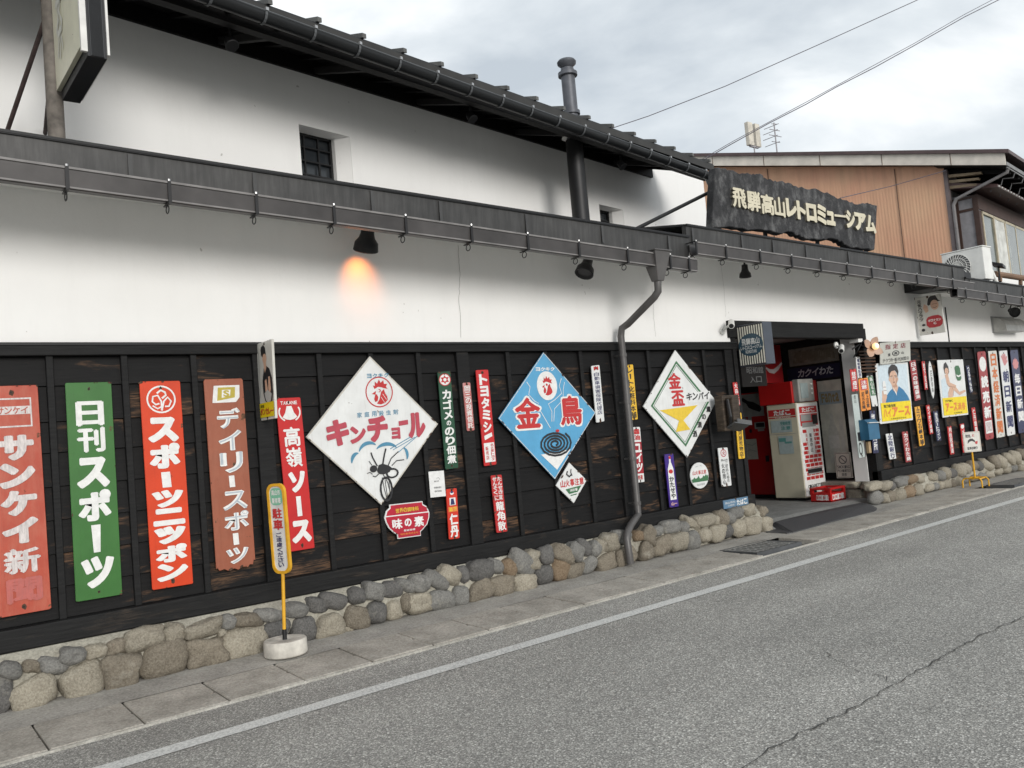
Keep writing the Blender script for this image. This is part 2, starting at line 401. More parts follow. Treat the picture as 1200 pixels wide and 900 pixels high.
def items(fr, its, parent, h0=.0016):
    """its: list of (part name, material, [shapes]); shapes T/P/E/O/L/R"""
    h = h0
    for nm, m, shapes in its:
        mb = MB(); hb = h
        for si_, sh in enumerate(shapes):
            k = sh[0]; h = hb + (si_ % 10)*.00006
            if k == 'T':
                opt = sh[4] if len(sh) > 4 else {}
                ftext(mb, fr, sh[1], sh[2], h, sh[3] == 'v', **opt)
            elif k == 'P': mb.add([fr.p(x, y, h) for x, y in sh[1]], [tuple(range(len(sh[1])))])
            elif k == 'R':
                a0, b0, a1, b1 = sh[1]; mb.add([fr.p(x, y, h) for x, y in ((a0, b0), (a1, b0), (a1, b1), (a0, b1))], [(0, 1, 2, 3)])
            elif k == 'E': P = ell(*sh[1]); mb.add([fr.p(x, y, h) for x, y in P], [tuple(range(len(P)))])
            elif k == 'O':      # ring (outer polygon, inner polygon)
                A, B = sh[1], sh[2]; n = len(A)
                mb.add([fr.p(x, y, h) for x, y in A+B], [(i, (i+1) % n, (i+1) % n+n, i+n) for i in range(n)])
            elif k == 'L':      # stroked polyline, width in metres
                P = [fr.p(x, y, h) for x, y in sh[1]]; w = sh[2]/2
                vs = []
                for i, p in enumerate(P):
                    d = (P[min(i+1, len(P)-1)] - P[max(i-1, 0)]).normalized(); s_ = d.cross(fr.n)*w
                    if len(sh) > 3 and sh[3]: s_ *= (.25+1.5*math.sin(math.pi*(i+.5)/len(P)))
                    vs += [p+s_, p-s_]
                mb.add(vs, [(2*i, 2*i+1, 2*i+3, 2*i+2) for i in range(len(P)-1)])
        if mb.v: obj(nm, mb, m, parent)
        h = hb + .0013 if any(x[0] == 'T' for x in shapes) else hb + .0008
CHIP = mat('rust_chip', (.085, .045, .028), .9, 0, .5, 60)
def shrink(P, f, c=(.5, .5)): return [(c[0]+(x-c[0])*f, c[1]+(y-c[1])*f) for x, y in P]
def sign(name, label, cat, TL, TR, BL, body, its, group=None, shape=None, r=.012, thick=.012, Y=6.44, screws=True):
    """TL, TR, BL: photo pixels on the sign plane y=Y, or 3-D points"""
    if len(TL) == 2: TL, TR, BL = W(*TL, Y), W(*TR, Y), W(*BL, Y)
    fr = Face(TL, TR, BL)
    c = fr.p(.5, 1); t = thing(name, label, cat, c, group)
    P = shape if shape else rrect(fr, r)
    mb = MB(); mb.prism([fr.p(x, y) for x, y in P], -fr.n*thick)
    obj('sign_panel', mb, body, t, bevel=.002, seg=1)
    if screws:
        s = MB()
        pos = ((.5, .03), (.5, .97)) if not shape else ()
        for a, b in pos: s.lathe(fr.p(a, b, .0005), [(.006, 0), (.005, .004)], 8, fr.n)
        if s.v: obj('screw', s, BLACK, t)
    items(fr, its, t)
    rc = random.Random(len(bpy.data.objects)); cm = MB(); n = len(P)
    per = sum((fr.p(*P[(i+1) % n])-fr.p(*P[i])).length for i in range(n)); k = int(per*6)
    for _ in range(k):
        i = rc.randrange(n); a_, b_ = Vector(P[i]), Vector(P[(i+1) % n])
        if (fr.p(*b_)-fr.p(*a_)).length < .05 and rc.random() < .8: continue
        q = a_.lerp(b_, rc.random()); c0_ = fr.p(*q)-(fr.p(*q)-fr.p(.5, .5)).normalized()*.003; sz = rc.choice((.003, .004, .005, .008, .013))
        uu, vv = fr.u.normalized(), fr.v.normalized(); e1 = (fr.p(*b_)-fr.p(*a_)).normalized(); e2 = (fr.p(.5, .5)-c0_).normalized()
        ring = [c0_ + e1*sz*rc.uniform(.8, 2.0)*math.cos(R(a)) + e2*(sz*rc.uniform(.4, .9)*math.sin(R(a)) + sz*.3) + fr.n*.0078*0 for a in range(0, 360, 45)]
        cm.add([v_+fr.n*.0075*.5 for v_ in ring], [tuple(range(8))])
    if screws and not shape:
        for sb in (.03, .97):
            sz = rc.uniform(.009, .018); c0_ = fr.p(.5, sb); cm.add([c0_ + fr.u.normalized()*sz*rc.uniform(.7, 1.2)*math.cos(R(a)) + fr.v.normalized()*sz*rc.uniform(.7, 1.7)*math.sin(R(a)) + fr.n*.0006 for a in range(0, 360, 36)], [tuple(range(10))])
    if screws and cm.v: obj('rust_chip', cm, CHIP, t, kind='stuff')
    return t, fr

# ================================================================== ground
WALLY = 6.5
def tagk(o): o['kind'] = 'structure'; return o
def gx(x): return .0075*(min(max(x, -8), 30)-1)      # the street climbs gently to the right
def zg(y, x=1.0):                         # pavement falls gently from the wall to the gutter edge
    k = min(max((y-5.42)/1.0, 0), 1.0)
    return (.012+gx(x))*(1-k) + (.062+.0035*(min(max(x, -8), 30)-1))*k
def kerby(x): return 5.38
def liney(x): return 4.85
def ground_sheet():
    mb = MB(); xs = [-200, -60, -20, -8] + [i*1.5-6 for i in range(24)] + [45, 80, 200]
    ys = [-200, -60, -20, -8, -4, -2, 0, 1, 2, 3, 4, 4.6]
    rows = [[(x, y, gx(x)) for x in xs] for y in ys] + [[(x, kerby(x), gx(x)) for x in xs]]
    o = 0; n = len(xs)
    for r in rows: mb.v += [Vector(p) for p in r]
    for j in range(len(rows)-1):
        for i in range(n-1): mb.f.append((j*n+i, j*n+i+1, (j+1)*n+i+1, (j+1)*n+i)); mb.m.append(0)
    return mb
tagk(obj('road', ground_sheet(), ASPHALT))
# bedding under pavers, wall and buildings so that the ground reaches the horizon
mb = MB(); mb.add([(-200, 5.35, -.06), (200, 5.35, -.06), (200, 200, -.06), (-200, 200, -.06)], [(0, 1, 2, 3)])
tagk(obj('ground', mb, CONC))
mb = MB(); n = 60
for i in range(n+1):
    x = -20 + i*1.2; y = liney(x); w = .065
    mb.v += [Vector((x, y-w+random.uniform(-.004, .004), gx(x)+.004)), Vector((x, y+w+random.uniform(-.004, .004), gx(x)+.004))]
mb.f = [(2*i, 2*i+2, 2*i+3, 2*i+1) for i in range(n)]; mb.m = [0]*n
tagk(obj('road_edge_line', mb, LINE))
# crack across the asphalt
def crack(pts, w, name, m, z=.006, jit=.022):
    P = []
    for i in range(len(pts)-1):
        a, b = Vector(pts[i]), Vector(pts[i+1]); n = max(2, int((b-a).length/.05))
        for k in range(n): P.append(a.lerp(b, k/n) + Vector((random.uniform(-jit, jit), random.uniform(-jit, jit), 0)))
    P.append(Vector(pts[-1])); mb = MB()
    for i, p in enumerate(P):
        d = (P[min(i+1, len(P)-1)] - P[max(i-1, 0)]).normalized(); s = Vector((-d.y, d.x, 0)); ww = w*random.uniform(.35, 1.25)/2
        mb.v += [Vector((p.x, p.y, z+gx(p.x))) + s*ww, Vector((p.x, p.y, z+gx(p.x))) - s*ww]
    mb.f = [(2*i, 2*i+1, 2*i+3, 2*i+2) for i in range(len(P)-1)]; mb.m = [0]*len(mb.f)
    return tagk(obj(name, mb, m))
CRK = mat('crack_dark', (.06, .06, .057), .95)
crack([G(x, y) for x, y in ((860, 910), (905, 882), (960, 855), (1010, 832), (1060, 802), (1100, 780), (1150, 752), (1200, 731), (1290, 690))], .009, 'road_crack', CRK, jit=.013)
crack([G(x, y) for x, y in ((1050, 808), (1032, 800), (1012, 795), (990, 784), (968, 770))], .005, 'road_crack', CRK, jit=.03)

# pavement: concrete ledge by the wall, then gutter blocks
pav = bpy.data.objects.new('pavement', None); COL.objects.link(pav); pav['kind'] = 'structure'; pav.location = (5, 6, 0)
mb = MB(); xs = [-20+i*1.0 for i in range(62)]
for x in xs:
    y0 = kerby(x)+.542; mb.v += [Vector((x, y0, zg(y0, x)+.004)), Vector((x, 6.2, zg(6.2, x)+.006)), Vector((x, 6.60, zg(6.6, x)+.012))]
for i in range(len(xs)-1):
    for j in range(2): mb.f.append((3*i+j, 3*i+3+j, 3*i+4+j, 3*i+1+j)); mb.m.append(0)
obj('concrete_ledge', mb, CONC, pav)
xs = [-12+i*.12 for i in range(300)]
mb = MB()
for x in xs:
    y0 = kerby(x); mb.v += [Vector((x, y0-.002, gx(x)-.01)), Vector((x, y0+.004+random.uniform(-.004, .006), gx(x)+.013)), Vector((x, y0+.011+random.uniform(-.005, .010), gx(x)+.015)), Vector((x, y0+.04, gx(x)-.03))]
for i in range(len(xs)-1):
    for j in range(3): mb.f.append((4*i+j, 4*i+4+j, 4*i+5+j, 4*i+1+j)); mb.m.append(0)
obj('gutter_lip', mb, m_mortar('lip_concrete', (.26, .25, .22), (.50, .48, .43), .4), pav)
JX = .50
GR1 = (7.42, 8.12); GR2 = (13.7, 14.7)
for i in range(-10, 50):
    x0 = 1.35 + i*JX; x1 = x0 + JX - .010
    if x0 < GR1[1] and x1 > GR1[0]: continue
    if x0 < GR2[1] and x1 > GR2[0]: continue
    y0 = kerby(x0)+.022; y1 = y0+.52; dz = random.uniform(-.003, .003); sk = .0
    mb = MB()
    hole = .028
    top = [(x0, y0, zg(y0, x0)+dz+.008), (x1, y0, zg(y0, x1)+dz+.008), (x1, (y0+y1)/2-hole, zg((y0+y1)/2, x1)+dz+.006), (x1-hole*.8, (y0+y1)/2, zg((y0+y1)/2, x1-hole*.8)+dz+.006), (x1, (y0+y1)/2+hole, zg((y0+y1)/2, x1)+dz+.006), (x1, y1, zg(y1, x1)+dz+.006), (x0, y1, zg(y1, x0)+dz+.006)]
    mb.prism(top, (0, 0, -.07)); obj('paver', mb, PAVERM, pav, bevel=.006, seg=1)
def grating(x0, x1, y0, y1):
    lab = 'steel drain grating set in the pavement left of the entrance mat' if x0 < 10 else 'steel drain grating set in the pavement beside the yellow stand sign'
    t = thing('drain_grating', lab, 'drain grating', ((x0+x1)/2, (y0+y1)/2, 0), 'drain gratings in the pavement')
    z = zg((y0+y1)/2, (x0+x1)/2)+.012
    f = MB()
    for a in (y0, y1-.025): f.box(x0, x1, a, a+.025, z-.05, z)
    for a in (x0, x1-.025): f.box(a, a+.025, y0+.025, y1-.025, z-.05, z)
    obj('grating_frame', f, METAL, t)
    pit = MB(); pit.box(x0-.02, x1+.02, y0-.01, y1+.01, z-.075, z-.07); obj('pit', pit, BLACK, t)
    gm = mat('galvanised_bar', (.30, .30, .29), .5, .2, .3, 20)
    n = int((x1-x0-.05)/.085)
    for i in range(n):
        x = x0+.025+(i+.5)*(x1-x0-.05)/n; b = MB(); b.box(x-.012, x+.012, y0+.025, y1-.025, z-.035, z-.002); obj('grating_bar', b, gm, t)
    b = MB()
    for i in range(1, 5):
        y = y0+(y1-y0)*i/5; b.box(x0+.025, x1-.025, y-.004, y+.004, z-.03, z-.008)
    obj('cross_bar', b, gm, t, kind='stuff')
grating(GR1[0]-.05, GR1[1]+.05, 5.50, 5.98)
grating(GR2[0], GR2[1]+.1, 5.50, 5.90)

# ================================================================== museum building
mus = thing('museum_building', 'long low museum building with white plaster above black boards on a cobble base', 'building', (5, 6.5, 0))
ENX0, ENX1, ENZ = 8.64, 11.62, 2.67
XL, XR = -3.5, 24.0
mb = MB()
mb.prism([(XL, 6.465, 2.405), (ENX0, 6.465, 2.405), (ENX0, 6.465, ENZ), (ENX1, 6.465, ENZ), (ENX1, 6.465, 2.405), (XR, 6.465, 2.405), (XR, 6.465, 3.62), (XL, 6.465, 3.62)], (0, .14, 0))
obj('plaster_wall', mb, PLASTER, mus)
# hairline cracks in the plaster
def pcrack(pts, w=.004):
    P = []
    for i in range(len(pts)-1):
        a, b = W(*pts[i], 6.463), W(*pts[i+1], 6.463)
        for k in range(8): P.append(a.lerp(b, k/8) + Vector((random.uniform(-.006, .006), 0, 0)))
    mb = MB()
    for p in P: mb.v += [p+Vector((-w/2, 0, 0)), p+Vector((w/2, 0, 0))]
    mb.f = [(2*i, 2*i+1, 2*i+3, 2*i+2) for i in range(len(P)-1)]; mb.m = [0]*len(mb.f); obj('plaster_crack', mb, mat('hairline', (.33, .32, .30), .9), mus)
pcrack([(537, 287), (539, 320), (538, 350), (541, 402)]); pcrack([(764, 335), (766, 370), (769, 398)], .003); pcrack([(844, 300), (849, 345), (851, 375)], .003)
mb = MB(); mb.box(ENX1+2.66, ENX1+2.675, 6.45, 6.466, 2.41, 2.98); obj('plaster_joint', mb, BLACK, mus)
# backing behind boards
mb = MB(); mb.box(XL, ENX0-.06, 6.53, 6.60, .1, 2.405); mb.box(ENX1+.02, XR, 6.53, 6.60, .1, 2.405); obj('backing_wall', mb, BLACK, mus)
battL = [-2.76, -2.27, -1.78, -1.29, -.80, -.31, .17, .655, 1.14, 1.615, 2.10, 3.12, 3.60, 4.08, 5.10, 5.58, 6.06, 7.08, 7.56, 8.04]
postL = [-3.3, 2.62, 4.56, 6.57, 8.50]
battR = [12.13, 12.71, 13.34, 13.86, 14.32, 14.74, 15.20, 15.64, 16.14, 16.63, 17.12, 17.6, 18.1, 18.6, 19.1, 19.6, 20.1, 20.6, 21.1, 21.6, 22.1, 22.6, 23.1]
postR = [11.72, 23.6]
ZS, ZT = .545, 2.315
first = None
def batten(x, w, y0, nm):
    mb = MB(); j = random.uniform(-.004, .004); mb.box(x-w/2+j, x+w/2+j, y0, 6.528, ZS-.003, ZT+.003); return obj(nm, mb, BEAM, mus, bevel=.003, seg=1)
for x in battL+battR: batten(x, .045, 6.462, 'batten')
for x in postL+postR: batten(x, .135, 6.457, 'post')
lines = sorted([(x, .0225) for x in battL+battR] + [(x, .0675) for x in postL+postR])
rowsz = [ZT, 2.11, 1.865, 1.655, 1.425, 1.20, .975, .755, ZS]
for i in range(len(lines)-1):
    a = lines[i][0]+lines[i][1]; b = lines[i+1][0]-lines[i+1][1]
    if a < 10 < b: continue
    if lines[i][0] > 18: continue
    if lines[i][0] < -1.5: continue
    sec = sum(1 for p in postL if p < a); off = [0, .0, .018, -.02, .012, 0][sec % 6]
    for k in range(8):
        zt = rowsz[k] + (off if k else 0); zb = rowsz[k+1] + (off if k < 7 else 0)
        j = random.uniform(0, .003); mb = MB()
        x0, x1 = a-.004, b+.004
        vs = [(x0, 6.506-j, zt-.003), (x1, 6.506-j, zt-.003), (x1, 6.488-j, zb+.003), (x0, 6.488-j, zb+.003),
              (x0, 6.526, zt-.003), (x1, 6.526, zt-.003), (x1, 6.526, zb+.003), (x0, 6.526, zb+.003)]
        mb.add(vs, [(0, 1, 2, 3), (3, 2, 6, 7), (0, 4, 5, 1), (4, 7, 6, 5), (0, 3, 7, 4), (1, 5, 6, 2)])
        obj('board', mb, BOARD, mus)
for x0, x1 in ((18.13, 23.5), (-3.2, -1.3)):
    mb = MB()
    for k in range(8): mb.box(x0, x1, 6.49, 6.526, rowsz[k+1]+.004, rowsz[k]-.004)
    o = obj('far_boards', mb, BOARD, mus, kind='stuff')
for x0, x1 in ((XL, 8.66), (ENX1-.0, XR)):
    mb = MB(); mb.box(x0, x1, 6.40, 6.55, .40, ZS-.0); obj('sill_beam', mb, BEAM, mus, bevel=.01, seg=2)
    mb = MB(); mb.box(x0, x1, 6.435, 6.528, ZT, 2.402); obj('top_rail', mb, BEAM, mus, bevel=.004, seg=1)
    mb = MB(); mb.box(x0, x1, 6.425, 6.528, 2.385, 2.404); obj('rail_cap', mb, BLACK, mus)
# foundation
for x0, x1 in ((XL, 8.68), (ENX1+.04, XR)):
    mb = MB(); mb.prism([(x0, 6.385, -.05), (x0, 6.38, .13), (x0, 6.325, .19), (x0, 6.33, .345), (x0, 6.40, .397), (x0, 6.7, .397), (x0, 6.7, -.05)], (x1-x0, 0, 0))
    obj('mortar_bed', mb, MORTAR, mus)
stone_list = []
def SL(ox, oy, s, rows):
    for r in rows: stone_list.append((ox+r[0]/s, oy+r[1]/s, r[2]/s, r[3]/s, r[4], r[5]))
SL(0, 720, 5, [(55, 325, 150, 105, 25, 'g'), (180, 305, 110, 85, 10, 'b'), (308, 300, 200, 105, 20, 'g'), (420, 240, 150, 100, 5, 'g'), (555, 215, 125, 85, 0, 't'), (683, 190, 118, 98, 0, 'b'), (845, 145, 225, 135, -6, 't'), (1020, 118, 140, 122, 0, 't'),
     (15, 470, 110, 250, 5, 'd'), (200, 465, 280, 210, -22, 't'), (483, 392, 245, 225, -15, 't'), (705, 340, 220, 235, 0, 'b'), (960, 268, 285, 210, -5, 'b'), (-120, 360, 150, 120, 10, 't'), (-190, 520, 200, 220, 0, 'b'),
     (-420, 380, 300, 180, 0, 'g'), (-420, 580, 260, 200, 0, 't')])
SL(200, 640, 4, [(152, 385, 165, 80, -8, 't'), (268, 355, 78, 75, 15, 'g'), (355, 347, 138, 68, 10, 'b'), (462, 326, 142, 70, 12, 'g'), (585, 300, 122, 76, 10, 'g'), (688, 278, 112, 76, 18, 'd'), (765, 258, 128, 82, 18, 'd'), (870, 232, 84, 82, 8, 'd'), (950, 212, 100, 88, 22, 'g'), (1030, 208, 122, 82, 5, 'd'), (1105, 185, 95, 60, 22, 'g'), (1165, 177, 90, 78, 18, 'g'),
     (232, 405, 34, 40, 0, 't'), (160, 497, 175, 140, 0, 'b'), (345, 452, 212, 140, 4, 't'), (492, 400, 120, 105, 0, 'd'), (622, 390, 115, 125, 0, 'd'), (745, 372, 132, 122, 0, 't'), (868, 335, 112, 118, 8, 'b'), (957, 310, 102, 110, 12, 'd'), (1040, 298, 76, 98, 0, 't'), (1102, 265, 48, 84, 0, 'b'), (1153, 262, 110, 84, 0, 't'), (830, 385, 60, 30, 0, 't')])
SL(480, 600, 5, [(60, 420, 102, 110, 10, 'g'), (155, 398, 145, 100, 32, 'g'), (235, 368, 125, 110, 32, 't'), (318, 370, 62, 112, 0, 'd'), (418, 342, 148, 122, 0, 'd'), (505, 320, 95, 88, 35, 'g'), (583, 325, 85, 112, 18, 'o'), (657, 302, 145, 128, 42, 'g'), (715, 275, 76, 112, 0, 't'), (797, 255, 78, 118, 0, 'd'), (893, 243, 128, 105, 22, 'b'), (970, 232, 88, 112, 35, 'g'), (1022, 210, 88, 92, 38, 'd'), (1080, 215, 56, 108, 18, 'g'), (1110, 200, 62, 92, 18, 't'), (1177, 180, 96, 120, 0, 't'),
     (65, 537, 142, 112, 0, 't'), (180, 515, 158, 120, 8, 'g'), (288, 492, 98, 122, 18, 'g'), (405, 460, 148, 122, -15, 'b'), (530, 430, 122, 132, 0, 'b'), (660, 415, 122, 112, 0, 't'), (780, 370, 102, 132, 0, 'd'), (877, 345, 92, 138, 20, 'o'), (955, 345, 112, 102, 0, 'b'), (1050, 310, 102, 102, -18, 'g'), (1147, 300, 102, 112, -14, 'b')])
SL(690, 570, 5, [(195, 298, 95, 90, 10, 'g'), (280, 290, 56, 66, 0, 'o'), (345, 282, 82, 112, 35, 'b'), (395, 262, 62, 66, 0, 'g'), (480, 236, 108, 82, 0, 'g'), (556, 242, 58, 76, 0, 'g'), (612, 222, 102, 62, 28, 't'), (675, 198, 112, 72, 0, 't'), (738, 200, 42, 62, 20, 't'), (775, 186, 58, 96, 0, 'b'), (827, 186, 58, 72, 25, 'g'), (868, 158, 72, 76, 0, 'g'), (936, 140, 76, 66, 0, 't'),
     (205, 405, 108, 112, -10, 'b'), (322, 378, 72, 112, 0, 'b'), (420, 348, 112, 108, -10, 'b'), (520, 322, 96, 116, 0, 't'), (602, 316, 82, 116, 0, 'g'), (672, 286, 68, 86, 10, 't'), (742, 276, 82, 112, 0, 't'), (803, 258, 62, 100, 0, 'd'), (870, 246, 76, 100, 0, 't'), (948, 230, 97, 110, 0, 't')])
SL(860, 540, 5.4545, [(905, 160, 82, 58, 0, 't'), (962, 160, 62, 62, 0, 't'), (1005, 158, 46, 60, 12, 'd'), (1060, 135, 82, 66, 0, 'g'), (1124, 118, 67, 62, 0, 'o'), (1178, 114, 62, 62, 10, 't'),
     (912, 235, 62, 90, 0, 'g'), (957, 240, 46, 74, 0, 't'), (1004, 226, 48, 76, 0, 'b'), (1056, 215, 62, 86, 0, 't'), (1113, 200, 72, 86, 0, 'o'), (1168, 185, 52, 78, 0, 't')])
SL(1100, 500, 7.5, [(-55, 440, 60, 85, 12, 't'), (5, 430, 60, 95, 15, 'g'), (62, 410, 56, 110, 22, 't'), (115, 410, 70, 92, 0, 'd'), (185, 388, 70, 108, 20, 't'), (240, 370, 62, 100, 22, 't'), (290, 348, 70, 98, 0, 'b'), (350, 345, 60, 90, 15, 'd'), (430, 338, 88, 92, 20, 't'), (492, 312, 64, 108, 28, 'b'), (550, 310, 78, 116, 22, 't'), (625, 282, 82, 92, 25, 't'), (682, 270, 68, 108, 26, 't'), (740, 250, 66, 90, 25, 'b'), (800, 240, 66, 90, 20, 't'), (860, 225, 60, 90, 20, 'g'),
     (-90, 535, 70, 75, 0, 't'), (-35, 525, 60, 75, 0, 'g'), (18, 512, 46, 84, 0, 't'), (68, 506, 62, 88, 0, 't'), (120, 500, 62, 80, 0, 'b'), (175, 482, 62, 86, 0, 't'), (235, 465, 60, 60, 0, 'g'), (300, 450, 62, 60, 0, 'b'), (370, 435, 66, 66, 0, 'g'), (440, 420, 72, 66, 10, 't'), (520, 393, 68, 62, 0, 't'), (598, 382, 62, 66, 0, 't'), (660, 366, 62, 66, 0, 'g'), (715, 360, 56, 60, 0, 't'), (775, 345, 56, 60, 0, 't')])
import bmesh
_ico = {}
def ico(sub):
    if sub not in _ico:
        bm = bmesh.new(); bmesh.ops.create_icosphere(bm, subdivisions=sub, radius=1.0)
        _ico[sub] = ([v.co.copy() for v in bm.verts], [tuple(v.index for v in f.verts) for f in bm.faces]); bm.free()
    return _ico[sub]
from mathutils import noise as mnoise
def stone(c, hx, hz, hy, ang, kind, rnd, big, name='stone', parent=None):
    vs, fs = ico(3 if big else 2); ca, sa = math.cos(ang), math.sin(ang); out = []
    p = rnd.uniform(2.4, 3.6) if kind in 'gd' else rnd.uniform(2.8, 5.0)
    seed = Vector((rnd.uniform(-50, 50), rnd.uniform(-50, 50), rnd.uniform(-50, 50)))
    rough = rnd.uniform(.07, .16) if kind in 'gd' else rnd.uniform(.12, .26)
    tp = rnd.uniform(-.22, .22)
    for v in vs:
        m = (abs(v.x)**p + abs(v.y)**p + abs(v.z)**p)**(1/p); q = v/m
        k = 1 + rough*mnoise.noise(v*1.5+seed)*1.6 + rough*.35*mnoise.noise(v*4+seed)
        x, y, z = q.x*hx*k*(1+tp*q.z)*1.03, q.y*hy*k, q.z*hz*k
        out.append(c + Vector((x*ca + z*sa, y, -x*sa + z*ca)))
    mb = MB(); mb.add(out, fs); o = obj(name, mb, STONES[kind], parent); 
    for pl in o.data.polygons: pl.use_smooth = True
    return o
rs = random.Random(3)
for (px, py, w, h, a, k) in stone_list:
    c = W(px, py, 6.33); e = W(px+w/2, py-w/2*.19, 6.33); f = W(px+h*.045, py+h/2, 6.33)
    hx = (e-c).length; hz = (f-c).length
    c.y = 6.345 + rs.uniform(-.01, .02)
    # photo angles are foreshortened: widen to the wall plane
    sx = hx/(w/2); sz = hz/(h/2)
    ang = R(a)*1.0 + math.atan(.19)*0
    stone(c, hx*1.0, hz*.98, min(.115, .06+.3*min(hx, hz)), ang, k, rs, w > 14, parent=mus)
# stones continuing out of frame on both sides and round the entrance corners
for i in range(26):
    x = -3.3+i*.16*1.0
    if x > .35: break
    stone(Vector((x, 6.345, .15)), .12, .095, .09, rs.uniform(-.3, .3), rs.choice('gtbd'), rs, False, parent=mus)
    stone(Vector((x+.06, 6.345, .31)), .10, .055, .08, rs.uniform(-.3, .3), rs.choice('gtbd'), rs, False, parent=mus)
for i in range(24):
    x = 18.9+i*.21
    stone(Vector((x, 6.345, .15)), .11, .08, .09, rs.uniform(-.3, .3), rs.choice('gtbd'), rs, False, parent=mus)
    stone(Vector((x+.06, 6.345, .30)), .09, .07, .08, rs.uniform(-.3, .5), rs.choice('gtbt'), rs, False, parent=mus)
for (x, y, z, hx, hy, hz, k) in ((8.72, 6.40, .16, .10, .12, .11, 't'), (8.70, 6.42, .34, .09, .11, .065, 'b'), (8.70, 6.62, .18, .09, .12, .12, 'g'), (8.70, 6.64, .35, .08, .12, .06, 't'),
                           (11.58, 6.52, .20, .08, .13, .10, 'b'), (11.57, 6.55, .345, .09, .15, .05, 't'), (11.6, 6.80, .19, .08, .13, .11, 't'), (11.58, 6.86, .35, .08, .14, .05, 't'), (11.6, 7.06, .2, .08, .11, .1, 'b')):
    stone(Vector((x, y, z)), hx, hz, hy, 0, k, rs, True, parent=mus)

# lower eave: fascia, gutter, roof
segs = []
def seg_from(fa, fb, ga, gb, X0, X1, gx0=None, gx1=None):
    A, B = W(*fa, 5.76), W(*fb, 5.76); C, D = W(*ga, 5.64), W(*gb, 5.64)
    ft = lambda x: A.z + (B.z-A.z)*(x-A.x)/(B.x-A.x)
    gt = lambda x: C.z + (D.z-C.z)*(x-C.x)/(D.x-C.x)
    return (X0, X1, ft, gt, gx0 if gx0 is not None else X0, gx1 if gx1 is not None else X1)
x7 = W(806.7, 277.8, 5.76).x; x13 = W(1129.5, 314, 5.76).x
segs.append(seg_from((0, 154), (806.7, 277.8), (0, 185.5), (800, 302), XL, x7, XL, W(817, 303, 5.64).x))
segs.append(seg_from((806.7, 264.4), (1130, 313.9), (807.8, 282.8), (1129, 330), x7-.02, x13))
segs.append(seg_from((1130, 325.6), (1200, 336.1), (1122.2, 337.8), (1200, 349.4), x13+.0, XR, W(1122, 338, 5.64).x, XR))
seamsX = [[-2.7, -1.8, -.9, -.0] + [W(p, 180+p*.15, 5.76).x for p in (153, 299, 437, 517, 618, 707, 785)],
          [W(p, 280, 5.76).x for p in (812, 869, 905, 943, 992, 1034, 1075, 1112)],
          [W(p, 335, 5.76).x for p in (1137, 1169, 1198)] + [17.5, 18.6, 19.7, 20.8, 21.9]]
clip0 = loop0 = None
